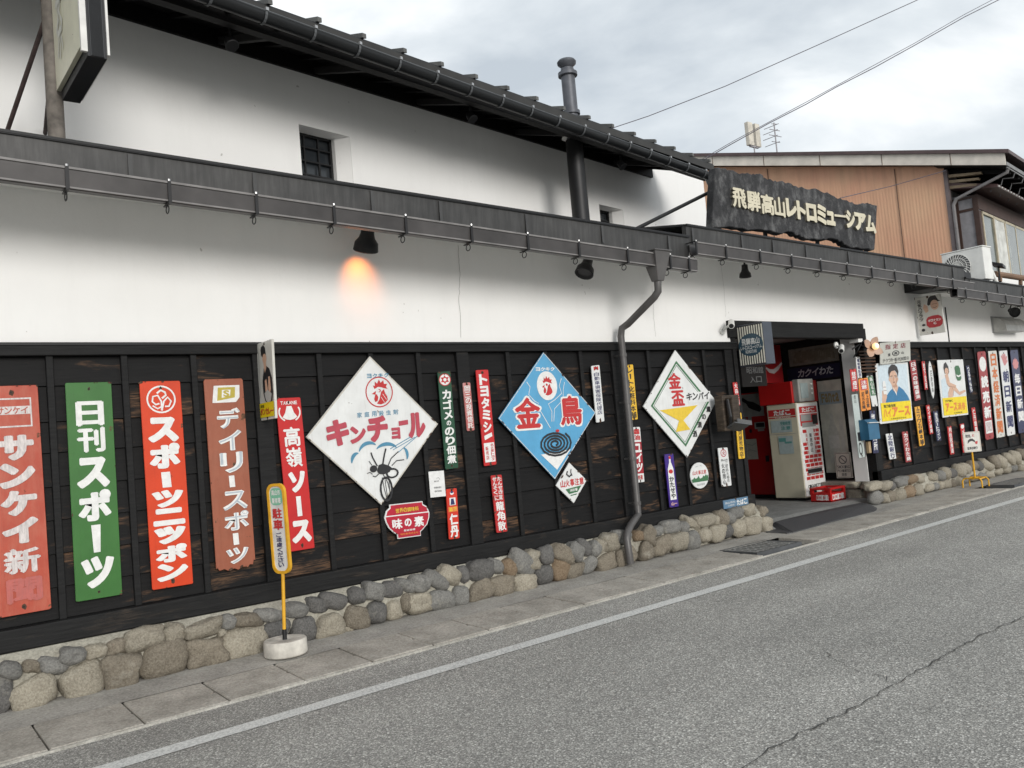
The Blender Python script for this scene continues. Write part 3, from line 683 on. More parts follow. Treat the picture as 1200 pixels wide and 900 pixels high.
for si, (X0, X1, ft, gt, g0, g1) in enumerate(segs):
    mb = MB(); H = .27
    mb.add([(X0, 5.76, ft(X0)), (X1, 5.76, ft(X1)), (X1, 5.78, ft(X1)-H), (X0, 5.78, ft(X0)-H), (X0, 5.82, ft(X0)), (X1, 5.82, ft(X1)), (X1, 5.82, ft(X1)-H), (X0, 5.82, ft(X0)-H)],
           [(0, 1, 2, 3), (4, 7, 6, 5), (0, 4, 5, 1), (3, 2, 6, 7), (0, 3, 7, 4), (1, 5, 6, 2)])
    obj('fascia', mb, FASC, mus)
    mb = MB(); mb.bar((X0-.01, 5.765, ft(X0)+.004), (X1+.01, 5.765, ft(X1)+.004), .05, .018); obj('fascia_trim', mb, BLACK, mus)
    for x in seamsX[si]:
        mb = MB(); mb.box(x-.014, x+.014, 5.752, 5.762, ft(x)-.19, ft(x)-.02); obj('fascia_seam', mb, mat('seam_dark', (.05, .05, .05), .5), mus)
    # roof sheet sloping up behind the fascia
    mb = MB(); dy = 3.2; sl_ = .19
    mb.add([(X0, 5.745, ft(X0)+.012), (X1, 5.745, ft(X1)+.012), (X1, 5.745+dy, ft(X1)+.012+dy*sl_), (X0, 5.745+dy, ft(X0)+.012+dy*sl_),
            (X0, 5.745, ft(X0)-.01), (X1, 5.745, ft(X1)-.01), (X1, 5.745+dy, ft(X1)-.01+dy*sl_), (X0, 5.745+dy, ft(X0)-.01+dy*sl_)],
           [(0, 3, 2, 1), (4, 5, 6, 7), (0, 1, 5, 4), (2, 3, 7, 6), (0, 4, 7, 3), (1, 2, 6, 5)])
    obj('roof', mb, ROOFM, mus)
    k = 0; x = X0+.3
    mb = MB()
    while x < X1-.1:
        mb.bar((x, 6.25, ft(x)+.03+.47*sl_), (x, 5.745+dy, ft(x)+.03+(dy-.03)*sl_), .03, .035); x += .455
    obj('roof_seam', mb, ROOFM, mus, kind='stuff')
    # plastered underside
    mb = MB(); mb.add([(X0, 5.82, ft(X0)-.20), (X1, 5.82, ft(X1)-.20), (X1, 6.47, ft(X1)-.12), (X0, 6.47, ft(X0)-.12),
                       (X0, 5.82, ft(X0)-.17), (X1, 5.82, ft(X1)-.17), (X1, 6.47, ft(X1)-.09), (X0, 6.47, ft(X0)-.09)], [(0, 3, 2, 1), (4, 5, 6, 7), (0, 1, 5, 4), (0, 4, 7, 3), (1, 2, 6, 5)])
    obj('soffit', mb, PLASTER, mus)
    # box gutter with beaded lip
    mb = MB(); prof = [(5.755, .0), (5.752, -.105), (5.735, -.12), (5.665, -.125), (5.65, -.115), (5.64, -.02), (5.64, 0), (5.65, 0), (5.65, -.02), (5.66, -.105), (5.735, -.11), (5.745, .0)]
    P0 = [Vector((g0, y, gt(g0)+z)) for y, z in prof]; P1 = [Vector((g1, y, gt(g1)+z)) for y, z in prof]; n = len(prof)
    mb.v = P0+P1; mb.f = [(i, (i+1) % n, (i+1) % n+n, i+n) for i in range(n)] + [tuple(range(n))[::-1], tuple(range(n, 2*n))]; mb.m = [0]*len(mb.f)
    obj('gutter', mb, GUTTER, mus)
    mb = MB(); mb.bar((g0, 5.64, gt(g0)+.002), (g1, 5.64, gt(g1)+.002), .020, .014); mb.bar((g0, 5.652, gt(g0)-.116), (g1, 5.652, gt(g1)-.116), .012, .010)
    obj('gutter_bead', mb, GUTLIP, mus)
    if si == 0: cx_ = [-2.9, -2.4, -1.95, -1.5, -1.05, -.55, -.1, .38]+[W(p, 190+p*.145, 5.64).x for p in (78, 198, 300, 391, 475, 552, 618, 678, 735, 785, 807)]
    elif si == 1: cx_ = [W(p, 284+(p-808)*.147, 5.64).x for p in (815, 850, 890, 927, 961, 992, 1021, 1048, 1074, 1098, 1116)]
    else: cx_ = [W(p, 338+(p-1122)*.15, 5.64).x for p in (1131, 1156, 1178, 1197)] + [16.2+.55*i for i in range(13)]
    for x in cx_:
        z = gt(x)
        if clip0 is None:
            mb = MB(); mb.box(x-.011, x+.011, 5.628, 5.638, z-.13, z+.006); mb.box(x-.011, x+.011, 5.628, 5.76, z+.008, z+.014); mb.box(x-.011, x+.011, 5.63, 5.75, z-.136, z-.128)
            mb.lathe((x, 5.632, z+.012), [(.010, -.004), (.010, .010)], 8, mi=1)
            P = [(x, 5.70+.03*math.cos(t), z-.163+.026*math.sin(t)) for t in [i*math.pi/5 for i in range(11)]]
            mb.tube(P, .004, 5)
            clip0 = obj('gutter_bracket', mb, [BLACK, STEEL], mus); cx0 = (x, z)
        else: dupe(clip0, mus, (x-cx0[0], 0, z-cx0[1]))
# eave end return where the roof steps
mb = MB(); zz = segs[2][2](x13); mb.box(x13-.5, x13+.4, 5.84, 6.46, zz-.12, zz+.12); obj('eave_step', mb, BLACK, mus)
# downpipe with rainhead
mb = MB()
px_ = W(727, 400, 6.36).x
rh = W(768, 296, 5.70)
zt = segs[0][3](rh.x)
mb.add([(rh.x-.115, 5.60, zt+.03), (rh.x+.115, 5.60, zt+.03), (rh.x+.115, 5.80, zt+.03), (rh.x-.115, 5.80, zt+.03),
        (rh.x-.045, 5.66, zt-.26), (rh.x+.045, 5.66, zt-.26), (rh.x+.045, 5.75, zt-.26), (rh.x-.045, 5.75, zt-.26)],
       [(0, 1, 2, 3), (4, 7, 6, 5), (0, 4, 5, 1), (1, 5, 6, 2), (2, 6, 7, 3), (3, 7, 4, 0)])
mb.box(rh.x-.125, rh.x+.125, 5.59, 5.81, zt+.03, zt+.045)
obj('rainhead', mb, PIPE, mus, bevel=.005)
path = [(rh.x, 5.705, zt-.24), (rh.x-.005, 5.71, zt-.36), (rh.x-.02, 5.75, zt-.41), (px_+.05, 6.27, zt-.60), (px_+.01, 6.33, zt-.64), (px_, 6.345, zt-.72),
        (px_+.0, 6.345, .62), (px_-.01, 6.335, .56), (W(739, 613, 6.27).x, 6.27, .48), (W(735, 622, 6.22).x, 6.22, .42), (W(734.5, 632, 6.20).x, 6.20, .36), (W(738, 652, 6.20).x, 6.20, .11)]
mb = MB(); mb.tube(path, .038, 14); obj('downpipe', mb, PIPE, mus, smooth=True)
for z in (2.25, 1.75, 1.15, .68):
    mb = MB(); mb.lathe((px_, 6.345, z), [(.044, -.018), (.044, .018)], 14); mb.box(px_-.012, px_+.012, 6.38, 6.46, z-.01, z+.01); obj('pipe_clip', mb, PIPE, mus)

# entrance recess
FLZ = .17
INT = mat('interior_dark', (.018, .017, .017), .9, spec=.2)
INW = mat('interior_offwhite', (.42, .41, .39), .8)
mb = MB(); mb.box(ENX0-.12, ENX1, 6.425, 6.60, 2.46, ENZ-.002); obj('entrance_header', mb, BEAM, mus, bevel=.005)
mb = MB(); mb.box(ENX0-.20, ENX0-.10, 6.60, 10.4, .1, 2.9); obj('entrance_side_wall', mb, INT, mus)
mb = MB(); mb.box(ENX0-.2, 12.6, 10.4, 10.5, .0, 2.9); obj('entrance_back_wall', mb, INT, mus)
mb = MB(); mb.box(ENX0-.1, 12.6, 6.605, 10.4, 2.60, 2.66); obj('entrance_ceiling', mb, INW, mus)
mb = MB(); mb.box(ENX0-.1, 11.55, 6.62, 10.4, .0, FLZ); mb.add([(ENX0+.1, 6.22, .088), (11.55, 6.22, .088), (11.55, 6.62, FLZ), (ENX0+.1, 6.62, FLZ), (ENX0+.1, 6.62, 0), (11.55, 6.62, 0)], [(0, 1, 2, 3), (0, 3, 4), (1, 5, 2)])
obj('entrance_floor', mb, m_mortar('entrance_concrete', (.18, .18, .172), (.30, .30, .285), .3), mus)
mb = MB(); mb.box(11.55, 12.6, 6.75, 10.4, .0, .40); obj('entrance_ledge', mb, m_mortar('ledge_concrete', (.2, .17, .14), (.32, .28, .24), .3), mus)
PWX = 11.93
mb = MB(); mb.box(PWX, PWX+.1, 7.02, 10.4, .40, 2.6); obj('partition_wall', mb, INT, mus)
mb = MB(); mb.box(ENX1-.01, ENX1+.10, 6.60, 6.81, .40, 2.6); obj('white_jamb', mb, PLASTER, mus)
mb = MB(); mb.box(ENX1-.0, ENX1+.10, 6.46, 6.598, .40, 2.6); obj('entrance_return', mb, BEAM, mus)
mb = MB(); mb.box(11.50, 11.62, 6.462, 6.60, 2.405, ENZ); obj('plaster_return', mb, PLASTER, mus)
mb = MB(); mb.box(ENX0-.07, ENX0-.0, 6.44, 6.6, .545, 2.46); obj('entrance_post', mb, BEAM, mus)
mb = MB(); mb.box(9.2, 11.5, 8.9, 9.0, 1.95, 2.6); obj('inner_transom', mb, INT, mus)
for i in range(4):
    f_ = Face(Vector((9.3+i*.42, 8.895, 2.35)), Vector((9.6+i*.42, 8.895, 2.35)), Vector((9.3+i*.42, 8.895, 2.1)))
    mb = MB(); mb.add([f_.p(0, 0), f_.p(1, 0), f_.p(1, 1), f_.p(0, 1)], [(0, 1, 2, 3)]); obj('transom_pane', mb, mat('dim_pane', (.16, .16, .16), .4), mus)

# ================================================================== upper storehouse
Ud = ray(1505, 433); Ud.z = 0; Ud.normalize(); Nd = Vector((Ud.y, -Ud.x, 0))     # Nd points to the street
d = ray(130, 18); S0 = Vector((0, 0, 0)) + d*(6.9/d.y); S0.z = 0
def SW(px, py, out=0.0):
    p0 = S0 + Nd*out; d = ray(px, py); t = Nd.dot(p0)/Nd.dot(d); w = EYEV + d*t; q = w-p0
    return q.dot(Ud), w.z
def S(s, out, z): v = S0 + Ud*s + Nd*out; v.z = z; return v
st = thing('storehouse', 'tall white plastered storehouse wing set back above the long low roof', 'building', S(4, -2, 2.5))
s_end = SW(826, 230)[0]; ZW = 5.06; s_l = -4.2
w1 = (SW(350, 146)[0], SW(410, 160)[0], 4.02, 4.553); w2 = (SW(702, 240)[0], SW(730, 246)[0], 4.05, 4.475)
mb = MB()
def wallrect(a, b, z0, z1, o0=0, o1=-.3): mb.prism([S(a, o0, z0), S(b, o0, z0), S(b, o0, z1), S(a, o0, z1)], Nd*(o1-o0))
zb = 3.0
wallrect(s_l, w1[0], zb, ZW+.3); wallrect(w1[0], w1[1], zb, w1[2]); wallrect(w1[0], w1[1], w1[3], ZW+.3)
wallrect(w1[1], w2[0], zb, ZW+.3); wallrect(w2[0], w2[1], zb, w2[2]); wallrect(w2[0], w2[1], w2[3], ZW+.3); wallrect(w2[1], s_end, zb, ZW+.3)
obj('plaster_wall', mb, PLASTER, st)
mb = MB(); mb.prism([S(s_l, -.3, zb), S(s_end, -.3, zb), S(s_end, -6.5, zb), S(s_l, -6.5, zb)], (0, 0, 2.2)); obj('rear_walls', mb, PLASTER, st)
def kura_window(w, gx, gz):
    a, b, z0, z1 = w; a2 = a; b2 = b-.10; D = -.17
    mb = MB(); f = .025
    for s0, s1, q0, q1 in ((a2, a2+f, z0, z1), (b2-f, b2, z0, z1), (a2, b2, z1-f, z1), (a2, b2, z0, z0+f)):
        mb.prism([S(s0, D, q0), S(s1, D, q0), S(s1, D, q1), S(s0, D, q1)], Nd*-.03)
    o = obj('window', mb, BLACK, st)
    mb = MB(); mb.prism([S(b2, D+.05, z0), S(b, D+.165, z0), S(b, D+.165, z1), S(b2, D+.05, z1)], Nd*-.13); obj('window_jamb', mb, PLASTER, st)
    mb = MB(); mb.prism([S(a2, D-.035, z0), S(b2, D-.035, z0), S(b2, D-.035, z1), S(a2, D-.035, z1)], Nd*-.01); obj('pane', mb, GLASS, o)
    for i in range(1, gx):
        s = a2+(b2-a2)*i/gx; mb = MB(); mb.prism([S(s-.008, D+.005, z0+f), S(s+.008, D+.005, z0+f), S(s+.008, D+.005, z1-f), S(s-.008, D+.005, z1-f)], Nd*-.02); obj('glazing_bar', mb, BLACK, o)
    for i in range(1, gz):
        z = z0+(z1-z0)*i/gz; mb = MB(); mb.prism([S(a2+f, D+.003, z-.007), S(b2-f, D+.003, z-.007), S(b2-f, D+.003, z+.007), S(a2+f, D+.003, z+.007)], Nd*-.016); obj('glazing_bar', mb, BLACK, o)
kura_window(w1, 3, 4); kura_window(w2, 2, 3)
# roof
OV = 1.0; s0r, s1r = s_l-.6, SW(836, 197, OV)[0]
ze = SW(600, 108, OV)[1]; sl2 = .30
mb = MB(); back = 4.2
def ztop(out): return ze + (OV-out)*sl2
mb.prism([S(s0r, OV, ztop(OV)), S(s0r, -back, ztop(-back)), S(s0r, -back-4.5, ztop(-back)-1.4), S(s0r, -back-4.5, ztop(-back)-1.5), S(s0r, -back, ztop(-back)-.1), S(s0r, OV, ztop(OV)-.05)], Ud*(s1r-s0r))
obj('roof', mb, ROOFM, st)
mb = MB(); mb.prism([S(s0r, OV-.02, ze-.055), S(s0r, -.05, ZW+.20), S(s0r, -.05, ZW+.17), S(s0r, OV-.02, ze-.085)], Ud*(s1r-s0r)); obj('eave_boarding', mb, DARKWOOD, st)
mb = MB(); mb.prism([S(s0r, OV+.012, ze-.02), S(s0r, OV+.012, ze-.10), S(s0r, OV-.03, ze-.10), S(s0r, OV-.03, ze-.02)], Ud*(s1r-s0r)); obj('fascia', mb, mat('upper_fascia', (.028, .027, .025), .6, 0, .4, 5), st)
mb = MB(); mb.prism([S(s0r, .035, ZW), S(s0r, -.02, ZW), S(s0r, -.02, ZW+.24), S(s0r, .035, ZW+.24)], Ud*(s1r-s0r)); obj('wall_plate', mb, DARKWOOD, st)
mb = MB(); mb.prism([S(s0r, .92, ze-.2), S(s0r, .84, ze-.2), S(s0r, .84, ze-.11), S(s0r, .92, ze-.11)], Ud*(s1r-s0r)); obj('purlin', mb, DARKWOOD, st)
s = s0r+.2
while s < s1r:
    mb = MB(); mb.prism([S(s, OV-.05, ze-.088), S(s, .03, ZW+.165), S(s, .03, ZW+.11), S(s, OV-.05, ze-.14)], Ud*.045); obj('rafter', mb, DARKWOOD, st); s += .42
for px in (262, 375, 495, 610, 725):
    s = SW(px, 60+px*.3, 0)[0]; mb = MB(); mb.bar(S(s, .0, ZW+.06), S(s, .9, ze-.16), .05, .06); obj('eave_arm', mb, mat('arm_wood', (.012, .011, .011), .8), st)
s = s0r+.1; mb0 = None
seamxs = []
while s < s1r: seamxs.append(s); s += .455
for s in seamxs:
    mb = MB(); mb.prism([S(s, OV+.03, ze+.035), S(s, -back, ztop(-back)+.035), S(s, -back, ztop(-back)), S(s, OV+.03, ze-.005)], Ud*.04)
    obj('roof_batten', mb, mat('roof_batten', (.10, .10, .095), .6, 0, .4, 9), st)
# half-round gutter
GZ = SW(284, 3, OV+.11)[1]; GZ1 = SW(825, 200, OV+.11)[1]; sa_, sb_ = SW(284, 3, OV+.11)[0], SW(825, 200, OV+.11)[0]
def gzf(s): return GZ + (GZ1-GZ)*(s-sa_)/(sb_-sa_)
mb = MB(); rg = .062; prof = [(rg*math.cos(t), -rg*1.2*math.sin(t)) for t in [math.pi*i/10 for i in range(11)]]; prof = prof + [(x*.9, y*.9) for x, y in prof[::-1]]
n = len(prof)
for s in (s0r, s1r-.05): mb.v += [S(s, OV+.055+x, gzf(s)+y) for x, y in prof]
mb.f = [(i, (i+1) % n, (i+1) % n+n, i+n) for i in range(n)] + [tuple(range(n)), tuple(range(2*n-1, n-1, -1))]; mb.m = [0]*len(mb.f)
obj('gutter', mb, UGUT, st, smooth=True)
mb = MB(); mb.tube([S(s0r, OV+.115, gzf(s0r)), S(s1r-.05, OV+.115, gzf(s1r-.05))], .008, 6); obj('gutter_bead', mb, mat('bead', (.07, .075, .08), .4, .1), st)
s = s0r+.2; g0_ = None
while s < s1r-.1:
    P = [S(s, OV+.055+(rg+.006)*math.cos(t), gzf(s)-(rg*1.2+.006)*math.sin(t)) for t in [math.pi*i/8 for i in range(9)]]
    if g0_ is None:
        mb = MB()
        for i in range(8): mb.bar(P[i], P[i+1], .02, .004, up=Ud.cross(P[i+1]-P[i]))
        mb.obox(P[0]+Vector((0, 0, .01)), Ud*.012, Nd*.012, (0, 0, .012), 1); g0_ = obj('gutter_bracket', mb, [mat('bracket_grey', (.10, .105, .11), .5, .1), STEEL], st); gs = s
    else: dupe(g0_, st, S(s, 0, gzf(s)) - S(gs, 0, gzf(gs)))
    s += .44
# funnel and pipe at the right end
sp = SW(832, 205, OV+.06)[0]; q = S(sp, OV+.06, gzf(sp)); zl = segs[1][2](q.x)
mb = MB(); mb.lathe(q, [(.035, -.16), (.07, -.06), (.075, .03)], 12); mb.tube([q+Vector((0, 0, -.14)), Vector((q.x, q.y, zl+.2))], .034, 10); obj('downpipe', mb, mat('light_pipe', (.20, .22, .235), .4, .2), st, smooth=True)
# flue through the eave
fo = .62; fs, _ = SW(672, 160, fo); fl = MB(); zflb = 3.5
c = S(fs, fo, 0); r1 = .095
fl.lathe(c, [(.105, 3.45), (.10, 4.9)], 18); obj('flue_lower', fl, BLACK, st, smooth=True)
zt_ = SW(661, 70, fo)[1]; zb_ = SW(672, 130, fo)[1]
c2 = c + Ud*(SW(669, 110, fo)[0]-fs)*.5
fl = MB(); fl.lathe(c, [(.082, 4.85), (.082, zt_-.20), (.115, zt_-.19), (.115, zt_-.15), (.082, zt_-.145), (.078, zt_-.10), (.06, zt_-.09)], 18)
fl.lathe(c, [(.06, zt_-.09), (.11, zt_-.045), (.115, zt_-.02), (.10, zt_+.0), (.02, zt_+.015)], 18)
fl.lathe(c, [(.105, zb_-.06), (.105, zb_-.02)], 18)
obj('flue_top', fl, mat('flue_grey', (.10, .105, .12), .5, .3, .3, 8), st, smooth=True)
mb = MB(); mb.lathe(c, [(.14, ztop(fo)-.17), (.13, ztop(fo)-.12)], 18); obj('flue_collar', mb, WHITEM, st)

# ================================================================== signs on the board wall
WH = (.80, .80, .78)
white = paint('letter_white', WH); worn_white = paint('worn_white', (.72, .66, .64), .75)
pblack = paint('letter_black', (.02, .02, .022)); pred = paint('letter_red', (.52, .03, .03)); pgreen = paint('letter_green', (.05, .16, .07))
pblue = paint('letter_blue', (.08, .25, .38)); pnavy = paint('letter_navy', (.03, .035, .12)); pyel = paint('letter_yellow', (.78, .55, .05)); pora = paint('letter_orange', (.75, .22, .05))
wred = paint('worn_red_letter', (.50, .06, .09), .35)
E_white = enamel('enamel_white', (.74, .75, .74), .5); E_cream = enamel('enamel_cream', (.66, .65, .60), .6); E_red = enamel('enamel_red', (.55, .022, .022), .3)
E_ored = enamel('enamel_orange_red', (.66, .055, .012), .4); E_green = enamel('enamel_green', (.045, .16, .035), .35); E_dgreen = enamel('enamel_dark_green', (.018, .075, .038), .3)
E_frd = enamel('enamel_faded_red', (.44, .062, .030), .4, .45, .4, (.50, .16, .10)); E_brn = enamel('enamel_brown_red', (.32, .095, .050), .9, .4, .25, (.38, .15, .09))
E_yel = enamel('enamel_yellow', (.80, .48, .03), .5); E_blue = enamel('enamel_sky_blue', (.10, .36, .60), .3); E_pink = enamel('enamel_faded_pink', (.48, .13, .12), .4, .4, .3)
E_navy = enamel('enamel_navy', (.025, .03, .09), .4); E_pur = enamel('enamel_purple', (.05, .02, .22), .4); E_lblue = enamel('enamel_slate_blue', (.12, .22, .33), .4)
E_orange = enamel('enamel_orange', (.80, .28, .04), .4); E_yel2 = paint('poster_yellow', (.86, .66, .01)); skin = paint('poster_skin', (.66, .42, .30)); E_dred = enamel('enamel_wine', (.33, .03, .035), .4, .4, .25, (.5, .2, .2))
V = 'v'; Hh = 'h'
def bd(m, fr_r=.012): return None
def border(t0=.02, t1=.04, asp=1.):
    A = [(t0*asp, t0), (1-t0*asp, t0), (1-t0*asp, 1-t0), (t0*asp, 1-t0)]; B = [(t1*asp, t1), (1-t1*asp, t1), (1-t1*asp, 1-t1), (t1*asp, 1-t1)]
    return ('O', A, B)

sign('enamel_sign', 'faded red upright sign with ghostly white letters at the left end of the board wall', 'sign', (-20, 453), (44, 451), (-4, 725), E_frd, [
    ('emblem', worn_white, [('O', [(.12, .055), (.86, .055), (.86, .185), (.12, .185)], [(.15, .062), (.83, .062), (.83, .178), (.15, .178)]), ('R', (.15, .092, .83, .128))]),
    ('lettering', E_frd, [('T', 'サンケイ', (.2, .095, .8, .126), Hh, {'bold': .02})]),
    ('lettering', worn_white, [('T', 'サンケイ', (.18, .215, .86, .70), V, {'bold': .09, 'gap': .08}), ('T', '新', (.18, .71, .86, .83), V, {'bold': .045})]),
    ('lettering', paint('ghost_letter', (.50, .12, .10), .3), [('T', '聞', (.2, .84, .86, .955), V, {'bold': .045})])], group=None)
sign('enamel_sign', 'green upright sign with white letters for a sports daily, second from the left', 'sign', (76.3, 448.7), (130.3, 447.5), (89, 705.7), E_green, [
    ('lettering', white, [('T', '日刊', (.19, .085, .80, .33), V, {'bold': .045, 'gap': .05}), ('T', 'スポーツ', (.14, .345, .86, .955), V, {'bold': .075, 'gap': .06})])])
sign('enamel_sign', 'bright orange-red upright sign with a white phoenix roundel above fat white letters', 'sign', (163.3, 447), (211, 446.2), (178.6, 691.7), E_ored, [
    ('emblem', white, [('O', ell(.5, .09, .36, .068), ell(.5, .09, .32, .060)), ('L', [(.5, .145), (.5, .10), (.42, .07), (.3, .075), (.28, .1), (.36, .115), (.45, .11)], .012), ('L', [(.5, .145), (.56, .10), (.66, .08), (.74, .10), (.68, .125), (.58, .125)], .012), ('L', [(.4, .06), (.5, .045), (.6, .055), (.62, .07), (.52, .085)], .014), ('L', [(.28, .12), (.4, .135), (.5, .125)], .01)]),
    ('lettering', white, [('T', 'スポ', (.12, .175, .88, .43), V, {'bold': .085, 'gap': .03}), ('P', [(.38, .445), (.60, .445), (.62, .52), (.40, .52)]), ('T', 'ツニッポン', (.12, .53, .90, .97), V, {'bold': .085, 'gap': .05})])])
sd_, fr = sign('enamel_sign', 'brown-red upright sign with shaded white letters and a rusted lower edge', 'sign', (238.6, 444.7), (284.4, 443.3), (253.9, 672), E_brn, [
    ('emblem', white, [('P', [(.24, .035), (.90, .035), (.88, .10), (.78, .125), (.18, .125), (.2, .09)])]),
    ('emblem', paint('olive_yellow', (.50, .40, .06)), [('O', [(.34, .045), (.78, .045), (.76, .10), (.30, .115)], [(.44, .058), (.66, .058), (.64, .09), (.42, .1)])]),
    ('lettering', paint('olive_yellow', (.5, .4, .06)), [('T', 'S', (.46, .060, .63, .095), Hh, {'bold': .05})]),
    ('lettering', white, [('T', 'デイリ', (.26, .15, .86, .50), V, {'bold': .055, 'gap': .08}), ('P', [(.46, .51), (.60, .51), (.61, .57), (.47, .57)]), ('T', 'スポ', (.26, .585, .90, .80), V, {'bold': .055}), ('P', [(.46, .81), (.60, .81), (.61, .87), (.47, .87)]), ('T', 'ツ', (.26, .88, .84, .97), V, {'bold': .055})]),
    ('lettering_core', paint('letter_shade', (.45, .5, .55)), [('T', 'デイリ', (.28, .155, .84, .495), V, {'bold': -.012, 'gap': .1}), ('T', 'スポ', (.28, .59, .88, .795), V, {'bold': -.012}), ('T', 'ツ', (.28, .885, .82, .965), V, {'bold': -.012})])],
    shape=[(0, .01), (.03, 0), (.97, 0), (1, .01), (1, .965), (.96, .962), (.93, .985), (.85, .982), (.8, .995), (.66, .988), (.55, 1.0), (.45, .99), (.3, .998), (.2, .985), (.08, .99), (.03, .975), (0, .98)])
sign('enamel_sign', 'red upright sauce sign with a white mountain roundel, half behind the yellow kerb sign', 'sign', (323, 466.8), (352, 465.5), (340, 646.7), E_red, [
    ('emblem', white, [('P', [(.40, .055), (.60, .055), (.68, .10), (.80, .128), (.66, .142), (.5, .147), (.34, .142), (.2, .128), (.32, .10)]),
                       ('L', ell(.5, .095, .42, .062, 14, -30, 60), .012), ('L', ell(.5, .095, .42, .062, 14, 120, 210), .012), ('T', 'TAKANE', (.16, .022, .84, .045), Hh, {'bold': .02})]),
    ('lettering', white, [('T', '高嶺', (.17, .19, .84, .46), V, {'bold': .035, 'gap': .04}), ('T', 'ソ', (.2, .48, .88, .63), V, {'bold': .085}), ('P', [(.43, .65), (.62, .65), (.62, .78), (.43, .78)]), ('T', 'ス', (.12, .80, .92, .96), V, {'bold': .085})])])
# projecting poster at the post
Xp = W(301, 403, 6.44).x
TL = WX(300.6, 403.4, Xp); TR = WX(318, 397, Xp); BLp = WX(305, 493.3, Xp)
TR = Vector((Xp, TR.y, TL.z)); 
def body_person(): pass
sign('projecting_sign', 'small projecting sign showing a dark-haired woman in black above a yellow panel', 'sign', TL, TR, BLp, E_cream, [
    ('picture', pblack, [('P', [(.30, .06), (.45, .04), (.56, .08), (.60, .17), (.52, .20), (.38, .2), (.28, .16), (.26, .1)]), ('P', [(.42, .34), (.56, .31), (.78, .36), (.92, .48), (.96, .66), (.88, .78), (.60, .80), (.42, .76), (.32, .66), (.30, .50)])]),
    ('picture', skin, [('P', ell(.50, .22, .13, .065, 12)), ('P', [(.42, .26), (.58, .26), (.60, .34), (.50, .40), (.44, .34)]), ('P', [(.46, .50), (.56, .48), (.64, .62), (.60, .72), (.48, .70)]), ('P', [(.70, .46), (.80, .46), (.84, .62), (.72, .70), (.66, .6)])]),
    ('picture', paint('bowl_grey', (.5, .5, .48)), [('P', [(.40, .66), (.60, .62), (.88, .68), (.80, .77), (.62, .80), (.48, .75)]), ('L', [(.12, .1), (.12, .7)], .012)]),
    ('yellow_band', E_yel2, [('R', (.03, .78, .98, .965))]),
    ('lettering', pred, [('T', 'ボンカレー', (.08, .85, .96, .935), Hh, {'bold': .04})]), ('lettering', pblack, [('T', '元祖', (.10, .80, .36, .84), Hh)])], thick=.02, r=.006)
def diamond(label, top, right, bottom, left, body, its, border_m=None):
    T, Rr, B, L = [W(*p, 6.44) for p in (top, right, bottom, left)]
    c = (T+Rr+B+L)/4; U_ = (Rr-L); V_ = (B-T); TLv = c-U_/2-V_/2
    t, fr = sign('diamond_sign', label, 'sign', TLv, TLv+U_, TLv+V_, body, its, shape=[(.5, 0), (1, .5), (.5, 1), (0, .5)], thick=.016)
    return t, fr
D4 = [(.5, 0), (1, .5), (.5, 1), (0, .5)]
def rooster(cx, cy, rx, ry):
    q = lambda pts: [(cx+x*rx, cy+y*ry) for x, y in pts]
    comb = q([(-.45, -.25), (-.6, -.55), (-.42, -.5), (-.4, -.85), (-.2, -.68), (-.02, -1.0), (.12, -.72), (.38, -.92), (.42, -.62), (.7, -.62), (.58, -.38), (.72, -.2), (.4, -.28), (.1, -.38), (-.15, -.42)])
    beak = q([(-.35, -.1), (-.75, .12), (-.42, .2)]); wat = q([(-.45, .2), (-.3, .16), (-.18, .42), (-.28, .72), (-.48, .78), (-.56, .55)])
    neck = q([(.38, -.2), (.44, .1), (.62, .4), (.66, .66), (.4, .9), (0, 1.0), (-.35, .92), (-.1, .6), (.02, .25), (.1, 0)])
    eye = ('E', (cx-.05*rx, cy-.1*ry, rx*.13, ry*.13, 10))
    return comb, beak, wat, neck, eye
co_, be_, wa_, ne_, ey_ = rooster(.555, .245, .085, .085)
